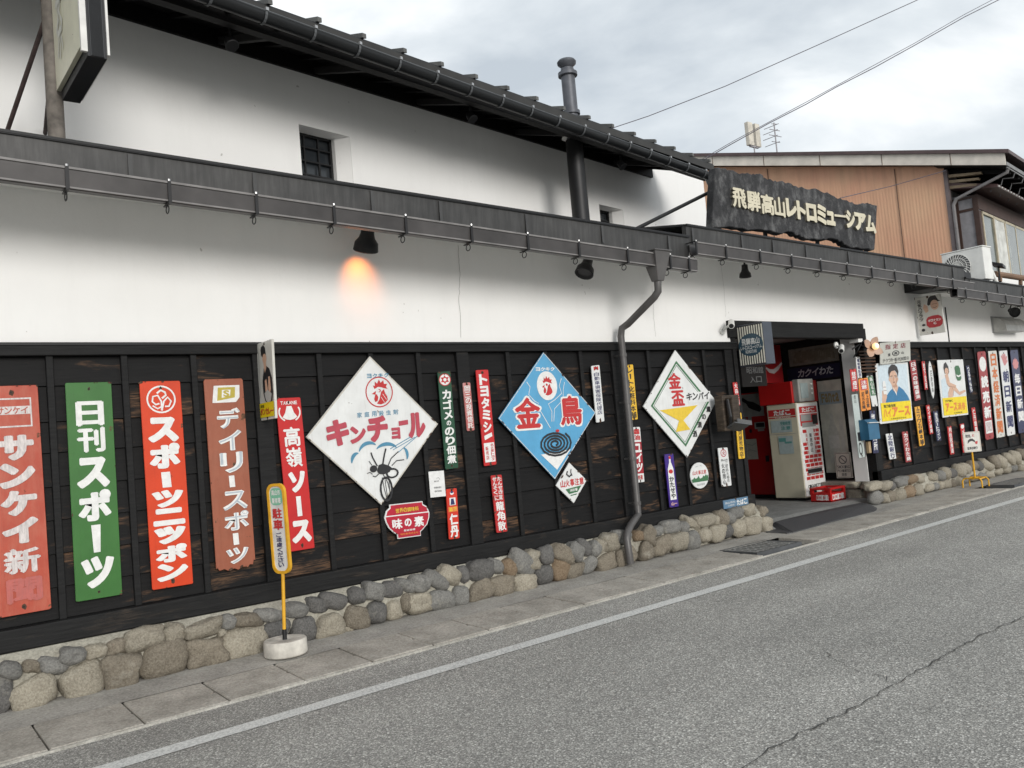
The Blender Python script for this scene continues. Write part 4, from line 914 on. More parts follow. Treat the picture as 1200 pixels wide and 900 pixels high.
diamond('big white diamond sign with red letters, a rooster roundel and a drawn fly', (433.6, 417.4), (513, 497), (447, 591.4), (358.6, 512.4), E_white, [
    ('edge_band', paint('edge_cream', (.6, .57, .5), .4), [('O', D4, shrink(D4, .975))]),
    ('emblem', pred, [('O', ell(.55, .245, .105, .105), ell(.55, .245, .097, .097)), ('P', co_), ('P', wa_), ('P', be_), ('P', ne_), ey_]),
    ('emblem', white, [('E', (.546, .237, .007, .007, 8)), ('L', [(.575, .26), (.60, .30)], .004), ('L', [(.56, .28), (.585, .32)], .004), ('L', [(.59, .24), (.615, .275)], .004)]),
    ('small_lettering', pblue, [('T', 'ヨクキク', (.46, .118, .635, .148), Hh, {'bold': .03, 'gap': .2}), ('T', '家庭用殺虫剤', (.36, .372, .69, .407), Hh, {'bold': .01, 'gap': .35}),
        ('L', ell(.35, .70, .045, .06, 10, 180, 280), .018, True), ('L', ell(.44, .655, .08, .075, 12, 200, 310), .018, True), ('L', ell(.57, .66, .09, .06, 12, 215, 330), .018, True), ('L', ell(.68, .69, .05, .06, 10, -60, 30), .016, True), ('L', [(.60, .635), (.78, .565)], .007), ('L', [(.62, .645), (.80, .575)], .006), ('L', [(.66, .665), (.82, .57)], .006)]),
    ('lettering', wred, [('T', 'キ', (.13, .405, .31, .58), Hh, {'bold': .08, 'slant': .05}), ('T', 'ン', (.30, .46, .43, .575), Hh, {'bold': .08}), ('T', 'チ', (.43, .405, .60, .58), Hh, {'bold': .08}), ('T', 'ョ', (.615, .495, .69, .575), Hh, {'bold': .06}),
        ('P', [(.68, .455), (.755, .450), (.755, .482), (.68, .487)]), ('T', 'ル', (.745, .405, .90, .58), Hh, {'bold': .08})]),
    ('drawing', pblack, [('P', [(.50, .735), (.53, .728), (.575, .745), (.60, .765), (.58, .79), (.54, .80), (.505, .785), (.49, .76)]), ('L', [(.575, .775), (.62, .775), (.645, .79), (.63, .82), (.59, .83), (.56, .81)], .009), ('L', [(.53, .80), (.56, .86), (.575, .94)], .007), ('L', [(.52, .82), (.53, .90), (.545, .97)], .006), ('L', [(.45, .79), (.43, .775), (.41, .78)], .006), ('L', [(.45, .73), (.43, .70)], .006), ('E', (.46, .755, .028, .024, 12)), ('P', ell(.53, .77, .045, .03, 12)), ('O', ell(.60, .80, .05, .035, 14), ell(.60, .80, .036, .024, 14)), ('O', ell(.545, .90, .05, .085, 16), ell(.545, .90, .036, .070, 16)), ('L', [(.54, .84), (.55, .96)], .006), ('L', [(.57, .85), (.57, .93)], .005),
        ('L', [(.49, .74), (.46, .68), (.45, .645)], .012), ('L', [(.53, .74), (.55, .67), (.565, .63)], .014), ('L', [(.57, .75), (.60, .70), (.66, .66)], .009), ('L', [(.6, .75), (.64, .72), (.70, .72)], .008), ('L', [(.5, .79), (.47, .81), (.45, .80)], .008)])])
co_, be_, wa_, ne_, ey_ = rooster(.505, .265, .075, .078)
spiral = [(.535 + (.165-.0023*i)*math.cos(i*.42), .725 + (.165-.0023*i)*.60*math.sin(i*.42)) for i in range(-2, 64)]
diamond('sky blue diamond sign with red characters and a black mosquito coil', (637, 413.2), (697.6, 483.3), (650.3, 561.6), (584.2, 490.2), E_blue, [
    ('edge_band', paint('edge_white', (.62, .68, .72), .4), [('O', D4, shrink(D4, .982)), ]),
    ('emblem', white, [('E', (.505, .265, .105, .115, 24)), ('T', 'ヨクキク', (.40, .118, .60, .148), Hh, {'bold': .04}), ('L', [(.30, .23), (.33, .27), (.31, .33), (.36, .38), (.40, .40), (.37, .44), (.42, .47), (.5, .60)], .007), ('L', [(.66, .21), (.63, .27), (.65, .33), (.57, .38), (.50, .41), (.53, .47), (.52, .55)], .007), ('L', [(.69, .24), (.67, .30), (.66, .38), (.56, .45), (.54, .55)], .006),
        ('P', [(.38, .80), (.69, .78), (.53, .93)]), ('T', '金', (.125, .335, .445, .605), Hh, {'bold': .075}), ('T', '鳥', (.585, .335, .875, .605), Hh, {'bold': .075})]),
    ('emblem', pred, [('P', co_), ('P', wa_), ('P', be_), ('P', ne_), ey_, ('E', (.57, .625, .02, .012, 10))]),
    ('lettering', pred, [('T', '金', (.145, .350, .425, .590), Hh, {'bold': .045}), ('T', '鳥', (.60, .350, .86, .590), Hh, {'bold': .045})]),
    ('coil', pblack, [('L', spiral, .021)])])
GI = shrink(D4, .80, (.47, .50)); GJ = shrink(D4, .745, (.47, .50)); GK = shrink(D4, .72, (.47, .5)); GL = shrink(D4, .705, (.47, .5))
diamond('white diamond sake sign with a green border and a golden cup', (792, 410), (838.9, 470.2), (806.2, 535.9), (753.3, 476.7), E_white, [
    ('green_border', pgreen, [('O', GI, GJ), ('O', GK, GL)]),
    ('border_gap', paint('gap_white', (.76, .77, .76)), [('R', (.60, .40, .92, .50))]),
    ('lettering', pred, [('T', '金', (.345, .21, .535, .36), Hh, {'bold': .045}), ('T', '盃', (.365, .375, .555, .52), Hh, {'bold': .045})]),
    ('cup', pyel, [('P', [(.20, .545), (.72, .525), (.50, .655), (.58, .745), (.38, .755), (.44, .655)])]),
    ('small_lettering', pblack, [('T', 'キンパイ', (.575, .405, .905, .475), Hh, {'bold': .03, 'slant': .15}), ('T', '灘', (.83, .545, .90, .60), Hh), ('T', 'の', (.76, .615, .82, .665), Hh), ('T', '清', (.68, .68, .75, .74), Hh), ('T', '酒', (.60, .76, .67, .82), Hh)])])
diamond('small white diamond forest-fire warning sign below the blue diamond', (667.2, 542.4), (687.7, 562.4), (672.5, 589.9), (651.8, 568.8), E_white, [
    ('lettering', pred, [('T', '山火事注意', (.13, .40, .90, .58), Hh, {'bold': .035})]), ('emblem', pgreen, [('P', [(.28, .63), (.80, .60), (.66, .74), (.38, .76)]), ('L', [(.42, .80), (.62, .79)], .01)]),
    ('small_lettering', white, [('T', '消防署', (.40, .645, .66, .71), Hh)]), ('emblem', pblack, [('L', [(.40, .20), (.36, .27), (.44, .34), (.50, .30)], .016), ('L', [(.52, .16), (.50, .24), (.53, .33)], .01)])])
pot = [(.13, .0), (.87, .0), (.87, .09), (.96, .17), (1.0, .36), (.985, .5), (.93, .68), (.82, .82), (.76, .88), (.76, 1.0), (.24, 1.0), (.24, .88), (.16, .8), (.07, .66), (.02, .5), (0, .36), (.05, .17), (.13, .09)]
pot = [(.5+(x-.5), y) for x, y in pot]
sign('pot_sign', 'red seasoning sign cut to the shape of a lidded pot', 'sign', (449.1, 592.2), (502, 586.5), (453, 633.5), E_white, [
    ('red_field', enamel('pot_red', (.45, .018, .04), .3), [('P', shrink(pot, .945))]), ('lid_line', white, [('R', (.02, .315, .98, .345))]),
    ('lettering', white, [('T', '味', (.14, .42, .38, .72), Hh, {'bold': .045}), ('T', 'の', (.41, .45, .58, .68), Hh, {'bold': .05}), ('T', '素', (.62, .42, .86, .72), Hh, {'bold': .045}), ('T', '登録商標', (.38, .755, .64, .81), Hh, {'bold': .02})]),
    ('small_lettering', pyel, [('T', '世界の調味料', (.24, .13, .76, .26), Hh, {'bold': .02})]), ('small_lettering', pora, [('T', '味の素株式会社', (.30, .85, .70, .91), Hh)])], shape=pot)
sign('enamel_sign', 'dark green upright sign with a red star roundel above white letters', 'sign', (512.8, 435.8), (527.8, 434.9), (522.3, 550.4), E_dgreen, [
    ('emblem', white, [('E', (.5, .085, .42, .06, 20))]), ('emblem', pred, [('P', [(.5, .04), (.82, .11), (.18, .11)]), ('P', [(.5, .13), (.82, .06), (.18, .06)]), ('O', ell(.5, .085, .46, .064), ell(.5, .085, .40, .056))]), ('emblem', white, [('E', (.5, .085, .13, .018, 10))]),
    ('lettering', white, [('T', 'カゴメ', (.18, .185, .88, .50), V, {'bold': .05}), ('T', 'の', (.35, .505, .70, .56), V, {'bold': .03}), ('T', 'のり佃煮', (.15, .57, .88, .95), V, {'bold': .045})])])
sign('enamel_sign', 'narrow faded pink-red sign on the post between the green and red signs', 'sign', (542.2, 448.7), (551.1, 448), (547.5, 505.3), E_pink, [
    ('lettering', white, [('T', '岡三の投資信託', (.14, .06, .86, .95), V, {'bold': .02})])])
sign('enamel_sign', 'red upright sign with sideways white letters and a white box at its foot', 'sign', (557.6, 433.7), (572.1, 433), (567.6, 546.3), E_red, [
    ('lettering', white, [('T', 'トヨタミシ', (.18, .04, .86, .66), V, {'bold': .06}), ('P', [(.2, .69), (.82, .66), (.84, .70), (.22, .735)])]), ('white_box', white, [('R', (.10, .765, .92, .965))]),
    ('small_lettering', pred, [('T', '名古屋トヨタ', (.60, .775, .86, .955), V), ('T', '販売店', (.2, .80, .44, .94), V)])])
sign('paper_notice', 'plain white notice between the white diamond and the green sign', 'notice', (502.2, 552.8), (520.2, 551.3), (504.7, 583.3), paint('paper', (.78, .78, .77)), [
    ('print', pblack, [('T', '高山市', (.30, .36, .62, .42), Hh, {'bold': 0}), ('T', '喫煙所案内', (.26, .60, .74, .67), Hh, {'bold': 0}), ('T', '館内禁煙', (.28, .74, .74, .81), Hh, {'bold': 0})]), ('print', paint('pale_grey', (.5, .5, .5)), [('L', [(.45, .28), (.6, .25), (.68, .34)], .006)])], thick=.006, r=.004, screws=False)
sign('enamel_sign', 'short orange-red medicine sign under the white notice', 'sign', (522.8, 573.3), (535.3, 572), (526.4, 632.4), enamel('enamel_scarlet', (.62, .04, .02), .3), [
    ('white_box', white, [('R', (.24, .18, .80, .33)), ('E', (.5, .09, .18, .035, 10))]), ('emblem', pnavy, [('P', [(.38, .20), (.62, .20), (.72, .32), (.32, .32)]), ('E', (.5, .07, .14, .022, 10))]),
    ('orange_band', pora, [('R', (.08, .36, .92, .46))]), ('lettering', pyel, [('T', '森下', (.14, .37, .86, .45), Hh, {'bold': .03})]), ('lettering', white, [('T', '仁丹', (.12, .49, .90, .97), V, {'bold': .055, 'gap': .04})])])
sign('enamel_sign', 'chipped red cough-powder sign low on the wall left of the blue diamond', 'sign', (575.2, 557.3), (588, 556.1), (582.2, 624.6), enamel('enamel_chipped_red', (.50, .03, .03), 1.3), [
    ('lettering', white, [('T', 'たんせき', (.52, .03, .92, .34), V, {'bold': .02}), ('T', 'ぜんそく', (.08, .03, .46, .34), V, {'bold': .02}), ('T', 'に薬', (.12, .35, .88, .44), Hh, {'bold': .01}), ('T', '龍角散', (.16, .455, .90, .975), V, {'bold': .03})])])
sign('enamel_sign', 'narrow white upright sign with tiny dark letters beside the right tip of the blue diamond', 'sign', (693, 428.9), (702.5, 427.6), (699, 495.4), E_white, [
    ('emblem', pred, [('T', 'M', (.22, .02, .82, .085), Hh, {'bold': .06})]), ('lettering', pnavy, [('T', '自動車損害保険代理店', (.2, .12, .82, .87), V, {'bold': .005})])])
sign('enamel_sign', 'chipped yellow upright sign with black letters just right of the downpipe', 'sign', (733, 427.6), (741.9, 427.1), (738.7, 492.4), enamel('enamel_chipped_yellow', (.80, .48, .03), 1.2), [
    ('lettering', pblack, [('T', 'レート化粧料本舗', (.14, .04, .86, .97), V, {'bold': .025})])])
sign('enamel_sign', 'narrow sign in white and wine red below the chipped yellow one', 'sign', (740.6, 500.7), (750, 500.2), (746, 565.8), E_white, [
    ('red_field', paint('wine', (.34, .02, .03)), [('R', (.02, .27, .98, .84))]), ('lettering', white, [('T', 'ユイツ', (.1, .29, .92, .82), V, {'bold': .06})]), ('small_lettering', pred, [('T', '醤油', (.12, .03, .88, .24), V, {'bold': .04}), ('T', '特選', (.2, .87, .8, .95), Hh)])])
sign('enamel_sign', 'purple upright sign with a white bottle shape below the sake diamond', 'sign', (778.5, 532.5), (789, 531.5), (785.1, 595.1), E_pur, [
    ('bottle_shape', white, [('P', [(.45, .04), (.60, .04), (.62, .16), (.82, .28), (.84, .86), (.16, .86), (.2, .28), (.42, .16)])]), ('emblem', pred, [('E', (.5, .33, .24, .04, 12)), ('E', (.53, .07, .12, .03, 8))]),
    ('lettering', pblack, [('T', 'かたせや', (.24, .42, .76, .84), V, {'bold': .035})]), ('lettering', paint('pinkish', (.7, .45, .45)), [('T', '山一', (.15, .90, .85, .965), Hh, {'bold': .05})])])
oc = W(819.9, 557.2, 6.44); o1 = W(830.4, 555.2, 6.44); o2 = W(821, 572.5, 6.44); hx_, hz_ = o1.x-oc.x, oc.z-o2.z
OT = Vector((oc.x-hx_, 6.44, oc.z+hz_))
sign('oval_sign', 'white oval sign with a row of green trees below the sake diamond', 'sign', OT, OT+Vector((2*hx_, 0, 0)), OT+Vector((0, 0, -2*hz_)), E_white, [
    ('trees', pgreen, [('P', [(.04, .62), (.14, .60), (.20, .54), (.26, .60), (.36, .58), (.44, .50), (.50, .62), (.62, .60), (.70, .52), (.76, .56), (.84, .48), (.90, .55), (.97, .50), (.955, .66), (.92, .74), (.08, .74)])]),
    ('lettering', pred, [('T', '山火事注意', (.12, .30, .88, .46), Hh, {'bold': .01})]), ('small_lettering', paint('grey_print', (.3, .33, .33)), [('T', '高山市消防署', (.30, .80, .72, .88), Hh, {'bold': 0}), ('L', [(.3, .16), (.45, .13)], .004), ('L', [(.55, .12), (.66, .15)], .004)])], shape=ell(.5, .5, .5, .5, 32))
sign('enamel_sign', 'white upright sign with a red roundel and two columns of dark letters near the entrance', 'sign', (841.4, 525.2), (852.6, 524.2), (846.3, 570.4), E_white, [
    ('emblem', wred, [('O', ell(.5, .14, .30, .10), ell(.5, .14, .24, .08)), ('T', '火', (.34, .08, .68, .20), Hh, {'bold': .03})]), ('lettering', pblack, [('T', '高山市', (.14, .29, .86, .35), Hh, {'bold': 0}), ('T', '火の用心', (.14, .40, .46, .95), V, {'bold': .02}), ('T', '三町防火組合', (.56, .36, .84, .90), V, {'bold': 0})])])
sign('blue_plate', 'slate blue horizontal sign on the sill beam at the entrance corner', 'sign', W(847.5, 586.8, 6.39), W(876.3, 581.6, 6.39), W(848.7, 596.8, 6.39), E_lblue, [
    ('lettering', white, [('T', 'たばこ', (.52, .18, .95, .82), Hh, {'bold': .03}), ('T', '高山市内', (.05, .22, .46, .48), Hh, {'bold': 0}), ('T', '小売所', (.15, .58, .42, .8), Hh, {'bold': 0})])], r=.004)
PZ = 6.435
sign('enamel_sign', 'small red sign with white letters at the top of the entrance post', 'sign', W(858.8, 448.1, PZ), W(863.9, 447.6, PZ), W(862.6, 475.6, PZ), E_red, [('lettering', white, [('T', '大森本店', (.12, .04, .9, .96), V, {'bold': .02})])])
sign('enamel_sign', 'yellow upright sign behind the old wooden box on the entrance post', 'sign', W(861.6, 484, PZ), W(868.8, 483.5, PZ), W(866, 537.9, PZ), E_yel, [('lettering', pblack, [('T', '三河屋荒物店', (.18, .28, .82, .95), V, {'bold': .02})])])

# ---- right of the entrance
sign('enamel_sign', 'short red sign with two white characters on the post right of the entrance', 'sign', (996, 432.8), (1003, 432), (999, 459), E_red, [('lettering', white, [('T', '禁煙', (.15, .1, .85, .92), V, {'bold': .02})])])
sign('enamel_sign', 'slim white sign with dark blue letters under the flower lamp', 'sign', (1002.8, 418.3), (1007.6, 418), (1005.5, 443.3), E_white, [('lettering', pnavy, [('T', '電報電話局', (.2, .1, .8, .92), V, {'bold': .03})])])
sign('enamel_sign', 'green and white sign half hidden behind the orange one', 'sign', (1016, 440.5), (1022.5, 440), (1022.5, 476.5), E_white, [('green_field', pgreen, [('R', (.05, .02, .95, .65))]), ('lettering', white, [('T', '高山牛乳', (.3, .05, .85, .62), V, {'bold': .02})])], Y=6.452)
sign('enamel_sign', 'orange warning sign with a red box and black letters beside the man poster', 'sign', (1006, 444), (1017, 442.5), (1009.8, 482), E_orange, [('red_box', pred, [('R', (.14, .04, .86, .36))]), ('lettering', white, [('T', '注意', (.2, .06, .8, .34), V, {'bold': .03})]), ('lettering', pblack, [('T', '足元危険', (.12, .42, .45, .95), V, {'bold': .02}), ('T', '頭上注意', (.55, .38, .88, .92), V, {'bold': .02})])], Y=6.43)
sign('pale_sign', 'long pale grey-green strip sign down the corner post right of the entrance', 'sign', (998, 462.5), (1005, 461.5), (1007, 537), enamel('pale_green', (.46, .52, .50), .3), [('lettering', pblack, [('T', '高山', (.3, .02, .6, .14), V, {'bold': 0}), ('R', (.18, .60, .75, .74)), ('O', ell(.4, .86, .3, .1), ell(.4, .86, .2, .07))])], Y=6.44)
sign('enamel_sign', 'navy salt-shop sign with white characters behind the blue letter box', 'sign', (1019.3, 481.6), (1025.4, 481), (1023.8, 531.5), E_navy, [('lettering', white, [('T', '塩小売所', (.14, .06, .86, .94), V, {'bold': .03})])])
sign('shop_board', 'grey-white dealer board with maroon characters above the poster of a man', 'sign', (1031.2, 402), (1066.5, 398.5), (1031.8, 427.5), enamel('board_grey', (.50, .50, .45), .5), [
    ('lettering', paint('maroon', (.20, .02, .03)), [('T', '指定店', (.12, .10, .88, .34), Hh, {'bold': .03, 'gap': .3})]), ('emblem', pblack, [('O', ell(.5, .55, .12, .13), ell(.5, .55, .09, .10)), ('T', '高', (.44, .48, .56, .62), Hh), ('T', '東', (.24, .52, .33, .66), Hh), ('T', '山', (.68, .5, .77, .62), Hh)]), ('lettering', pblack, [('T', 'チケット販売加盟店', (.06, .76, .94, .92), Hh, {'bold': 0})])], Y=6.40)
hairm = paint('poster_hair', (.03, .025, .025)); kimono = paint('poster_blue', (.03, .18, .36)); sky_p = paint('poster_sky', (.62, .72, .78)); featm = paint('poster_feature', (.2, .09, .07))
sign('picture_sign', 'poster sign of a black-haired man in a blue kimono holding a bottle over yellow', 'sign', (1025.6, 426), (1063.8, 424.5), (1031.8, 497), E_white, [
    ('picture', sky_p, [('R', (.05, .03, .95, .66))]), ('picture', kimono, [('P', [(.20, .66), (.26, .54), (.36, .47), (.48, .42), (.56, .52), (.64, .40), (.78, .47), (.90, .58), (.95, .66)])]),
    ('picture', skin, [('P', [(.42, .34), (.58, .34), (.62, .43), (.55, .53), (.45, .45)]), ('P', ell(.50, .26, .125, .135, 20)), ('P', [(.13, .46), (.22, .43), (.26, .56), (.20, .66), (.10, .66)]), ('E', (.375, .28, .02, .03, 8)), ('E', (.625, .28, .02, .03, 8))]),
    ('picture', paint('skin_shade', (.50, .29, .20)), [('P', [(.60, .20), (.625, .26), (.61, .33), (.55, .385), (.50, .395), (.56, .34), (.59, .28)]), ('P', [(.50, .235), (.515, .30), (.48, .31)]), ('P', [(.44, .385), (.58, .375), (.60, .41), (.48, .42)])]),
    ('picture', hairm, [('P', [(.37, .25), (.35, .16), (.38, .08), (.46, .035), (.56, .03), (.64, .07), (.67, .15), (.635, .25), (.62, .18), (.56, .13), (.46, .14), (.40, .18)]), ('P', [(.41, .222), (.475, .215), (.475, .226), (.41, .234)]), ('P', [(.53, .215), (.595, .222), (.595, .234), (.53, .226)])]),
    ('picture', white, [('P', [(.44, .40), (.47, .42), (.555, .52), (.55, .56)]), ('P', [(.17, .30), (.23, .30), (.25, .36), (.26, .52), (.16, .52), (.15, .36)]), ('E', (.445, .25, .022, .009, 8)), ('E', (.56, .25, .022, .009, 8))]), ('picture', featm, [('E', (.447, .25, .010, .009, 8)), ('E', (.558, .25, .010, .009, 8)), ('P', [(.46, .325), (.50, .318), (.545, .325), (.50, .340)]), ('L', [(.17, .40), (.25, .40)], .008), ('L', [(.17, .46), (.25, .46)], .006)]),
    ('yellow_field', E_yel2, [('R', (.05, .66, .96, .965))]), ('lettering', pora, [('T', 'ハイ', (.10, .765, .34, .90), Hh, {'bold': .05}), ('T', 'アース', (.36, .745, .92, .91), Hh, {'bold': .07})]), ('lettering', pblack, [('T', '強力殺虫剤', (.12, .69, .48, .745), Hh), ('T', '大塚製薬株式会社', (.3, .925, .78, .95), Hh, {'bold': 0})])])
sign('picture_sign', 'poster sign of a seated woman and a green disc over yellow', 'sign', (1098.6, 422), (1128.5, 421), (1105, 489.5), E_white, [
    ('picture', sky_p, [('P', [(.06, .35), (.26, .30), (.30, .64), (.06, .66)])]), ('picture', hairm, [('P', [(.22, .07), (.30, .04), (.38, .12), (.40, .22), (.34, .26), (.22, .24), (.19, .14)])]),
    ('picture', skin, [('P', ell(.30, .20, .075, .06, 14)), ('P', [(.22, .26), (.34, .26), (.38, .40), (.62, .46), (.60, .50), (.34, .48), (.26, .42)]), ('P', [(.28, .58), (.44, .42), (.54, .44), (.72, .58), (.96, .55), (.98, .58), (.72, .64), (.50, .54), (.44, .66), (.28, .66)]), ]), ('picture', featm, [('R', (.265, .19, .285, .196)), ('R', (.31, .19, .33, .196)), ('R', (.285, .225, .315, .232)), ('L', [(.44, .48), (.5, .56), (.47, .64)], .006), ('L', [(.26, .42), (.34, .47), (.56, .49)], .005)]),
    ('emblem', pgreen, [('P', [(.62, .14), (.68, .11), (.78, .11), (.83, .16), (.85, .34), (.80, .38), (.70, .38), (.65, .33)])]), ('emblem', white, [('P', [(.66, .27), (.74, .29), (.84, .27), (.83, .30), (.74, .32), (.67, .30)])]),
    ('yellow_field', E_yel2, [('R', (.04, .665, .97, .97))]), ('lettering', pora, [('T', 'アース', (.12, .76, .58, .91), Hh, {'bold': .07}), ('T', '渦巻', (.58, .77, .90, .90), Hh, {'bold': .03})]), ('lettering', pblack, [('T', 'すぐ効く', (.12, .70, .42, .745), Hh), ('T', '大塚製薬', (.4, .93, .75, .955), Hh, {'bold': 0})])])
narrow = [
 ('small white sign with blue and pink print low under the poster of the man', (1038.3, 508.5), (1045.8, 507.6), (1043, 538.5), E_white, pnavy, '北陸銀行', {}),
 ('red sign with white letters low on the wall just right of the small white one', (1057.3, 506), (1063.7, 505.2), (1062, 542), E_dred, white, 'カクイわた綿', {}),
 ('tall dark red sign with bold white letters touching the man poster on its right', (1066, 423), (1072.8, 421.5), (1072.5, 470), E_dred, white, '日本一の味噌醤油', {}),
 ('yellow-orange upright sign with black letters below the tall dark red one', (1072, 477), (1078, 476), (1078, 523), enamel('amber', (.80, .40, .04), .3), pblack, 'ミツワ石鹸本舗', {}),
 ('slim red sign with white letters left of the lens-shaped white sign', (1080.3, 423.5), (1083.6, 423), (1084.2, 457), E_red, white, '地下足袋', {}),
 ('slim red sign with white letters under the lens-shaped white sign', (1085.4, 475), (1089.2, 474.3), (1090, 509), E_red, white, 'ライオン歯磨', {}),
 ('black sign with white letters below left of the woman poster', (1093.8, 482), (1098.6, 481.3), (1098.5, 517), E_navy, white, '赤玉ポートワイン', {}),
 ('slim red sign with white letters low under the woman poster', (1110.3, 499.8), (1114.8, 499), (1114, 533), E_red, white, '月桂冠清酒', {}),
 ('red sign with a rounded white top beside the yellow stand sign', (1125.3, 497), (1129.6, 496), (1129, 530.5), E_red, white, 'メンソレ', {'cap': 1}),
 ('small black sign with white letters right of the woman poster', (1132.3, 428.8), (1135.6, 428.2), (1137, 460.5), E_navy, white, 'つるやもち', {}),
 ('slim red sign with white letters above the yellow stand sign', (1138.5, 478), (1142.6, 477.3), (1142.5, 508), E_red, white, '仁丹歯磨', {})]
for (lb, a_, b_, c_, body, lm, tx, op) in narrow:
    its = [('lettering', lm, [('T', tx, (.14, .2 if op.get('cap') else .05, .86, .96), V, {'bold': .03})])]
    if op.get('cap'): its.insert(0, ('white_cap', white, [('E', (.5, .1, .46, .075, 16))]))
    sign('enamel_sign', lb, 'sign', a_, b_, c_, body, its)
sign('lens_sign', 'white lens-shaped sign with black letters between the red slips', 'sign', (1087, 423.2), (1092, 422.5), (1091.5, 467.5), E_white, [('lettering', pblack, [('T', '二日酔頭痛', (.3, .14, .72, .84), V, {'bold': 0})])],
     shape=[(.5, 0), (.78, .1), (.96, .3), (1, .5), (.96, .7), (.78, .9), (.5, 1), (.22, .9), (.04, .7), (0, .5), (.04, .3), (.22, .1)])
sign('enamel_sign', 'tall dusty red newspaper sign topped by a white disc, leftmost of the tall four', 'sign', (1145.3, 412.3), (1154.8, 411.3), (1155.5, 516), E_dred, [('disc', white, [('E', (.5, .145, .42, .085, 20))]), ('white_box', white, [('R', (.1, .79, .9, .93))]), ('lettering', white, [('T', '読売新', (.08, .26, .94, .78), V, {'bold': .06, 'gap': .2})]), ('lettering', paint('soft_grey', (.55, .45, .45)), [('T', '聞', (.2, .80, .8, .92), V, {'bold': .02})])], r=.04)
sign('enamel_sign', 'tall cream newspaper sign with orange letters, second of the tall four', 'sign', (1158.2, 411.5), (1167.8, 410.7), (1168.5, 513.5), E_cream, [('lettering', paint('orange_print', (.62, .16, .03)), [('T', '日本経済新聞', (.16, .03, .84, .96), V, {'bold': .045})])])
sign('enamel_sign', 'tall white newspaper sign with a pink sunrise and navy letters, third of the tall four', 'sign', (1171, 411.2), (1180.2, 410.4), (1180.8, 511), E_white, [('emblem', paint('pink_print', (.62, .25, .25)), [('L', [(.5, .17), (.2, .06)], .05), ('L', [(.5, .17), (.4, .04)], .05), ('L', [(.5, .17), (.62, .04)], .05), ('L', [(.5, .17), (.82, .07)], .05), ('L', [(.5, .17), (.88, .12)], .04)]), ('lettering', pnavy, [('T', '朝日新聞', (.14, .22, .88, .93), V, {'bold': .045, 'gap': .22})])])
sign('enamel_sign', 'tall navy newspaper sign with a pink emblem and white letters, rightmost of the tall four', 'sign', (1183.8, 410.5), (1192.6, 409.7), (1194.3, 508), E_navy, [('emblem', paint('pink_print', (.62, .25, .25)), [('P', [(.5, .09)] + [(.5+.42*math.cos(R(a))*(1 if i % 2 else .82), .17+.07*math.sin(R(a))*(1 if i % 2 else .82)) for i, a in enumerate(range(-80, 280, 24))])]), ('lettering', white, [('T', '毎日新聞', (.14, .27, .88, .88), V, {'bold': .045, 'gap': .2})])])
# projecting vitamin-drink sign at the step of the eaves
Xo = W(1071, 370, 6.46).x
a = WX(1071.5, 349.5, Xo); b = WX(1101, 342, Xo); c = WX(1078, 393.5, Xo); b.z = a.z
sign('projecting_sign', 'projecting sign under the eaves with a man in a hat above a red oval', 'sign', a, b, c, E_cream, [
    ('picture', hairm, [('P', [(.46, .22), (.52, .08), (.62, .02), (.82, .02), (.90, .14), (.98, .18), (.74, .20), (.50, .26)])]), ('picture', skin, [('P', ell(.74, .26, .16, .13, 16)), ('P', [(.34, .20), (.46, .26), (.48, .40), (.36, .44), (.28, .3)])]),
    ('picture', featm, [('R', (.66, .23, .71, .24)), ('R', (.78, .23, .83, .24)), ('L', [(.66, .31), (.74, .34), (.82, .31)], .008), ('L', [(.64, .235), (.84, .235)], .005)]),
    ('emblem', enamel('oval_red', (.45, .02, .03), .2), [('P', [(.34, .62), (.42, .55), (.60, .53), (.82, .53), (.94, .58), (.98, .68), (.94, .78), (.84, .83), (.60, .84), (.42, .83), (.33, .76)])]), ('lettering', white, [('T', 'オロナミン', (.40, .62, .92, .68), Hh, {'bold': .04}), ('T', 'C', (.60, .70, .72, .76), Hh, {'bold': .05})]),
    ('lettering', pblack, [('T', '元気ハツラツ', (.08, .08, .24, .64), V, {'bold': .03})]), ('picture', pblack, [('E', (.22, .74, .07, .03, 10)), ('E', (.18, .87, .07, .04, 10))])], thick=.03, r=.006)

# ================================================================== sign slab over the eaves
lab = thing('stone_signboard', 'ragged-edged dark slab above the entrance eaves with raised cream museum lettering', 'signboard', W(930, 285, 6.3))
out = [(50, 35), (90, 42), (130, 52), (190, 66), (250, 75), (300, 84), (325, 78), (345, 74), (368, 86), (380, 102), (440, 128), (480, 126), (540, 136), (590, 158), (650, 176), (700, 176), (760, 196), (820, 214), (860, 238), (900, 250), (950, 268), (1000, 282), (1040, 272), (1070, 270), (1100, 284), (1132, 290), (1115, 585), (1060, 580), (1010, 575), (965, 572), (930, 560), (905, 540), (870, 520), (800, 512), (760, 520), (700, 512), (640, 500), (600, 490), (560, 466), (500, 480), (420, 458), (300, 452), (200, 442), (110, 436), (30, 438), (36, 240)]
Z2 = lambda x, y: W(830+x/5.714, 190+y/5.714, 6.28)
pts = []
rr_ = random.Random(5)
for i in range(len(out)):
    a = Z2(*out[i]); b = Z2(*out[(i+1) % len(out)]); pts.append(a)
    if i not in (24, 25, 43, 44, 45):
        for k in (.33, .66): pts.append(a.lerp(b, k) + Vector((0, 0, rr_.uniform(-.018, .018))))
mslab, nt, b_ = _new('charred_slab')
c = _ramp(nt, _noise(nt, 5, 8, .75, (1.2, 1, .8)), [(.3, (.007, .007, .008)), (.5, (.030, .030, .032)), (.72, (.17, .17, .17))])
nt.links.new(c, b_.inputs['Base Color']); b_.inputs['Roughness'].default_value = .75; _bump(nt, b_, _noise(nt, 7, 8, .75), .9, .04)
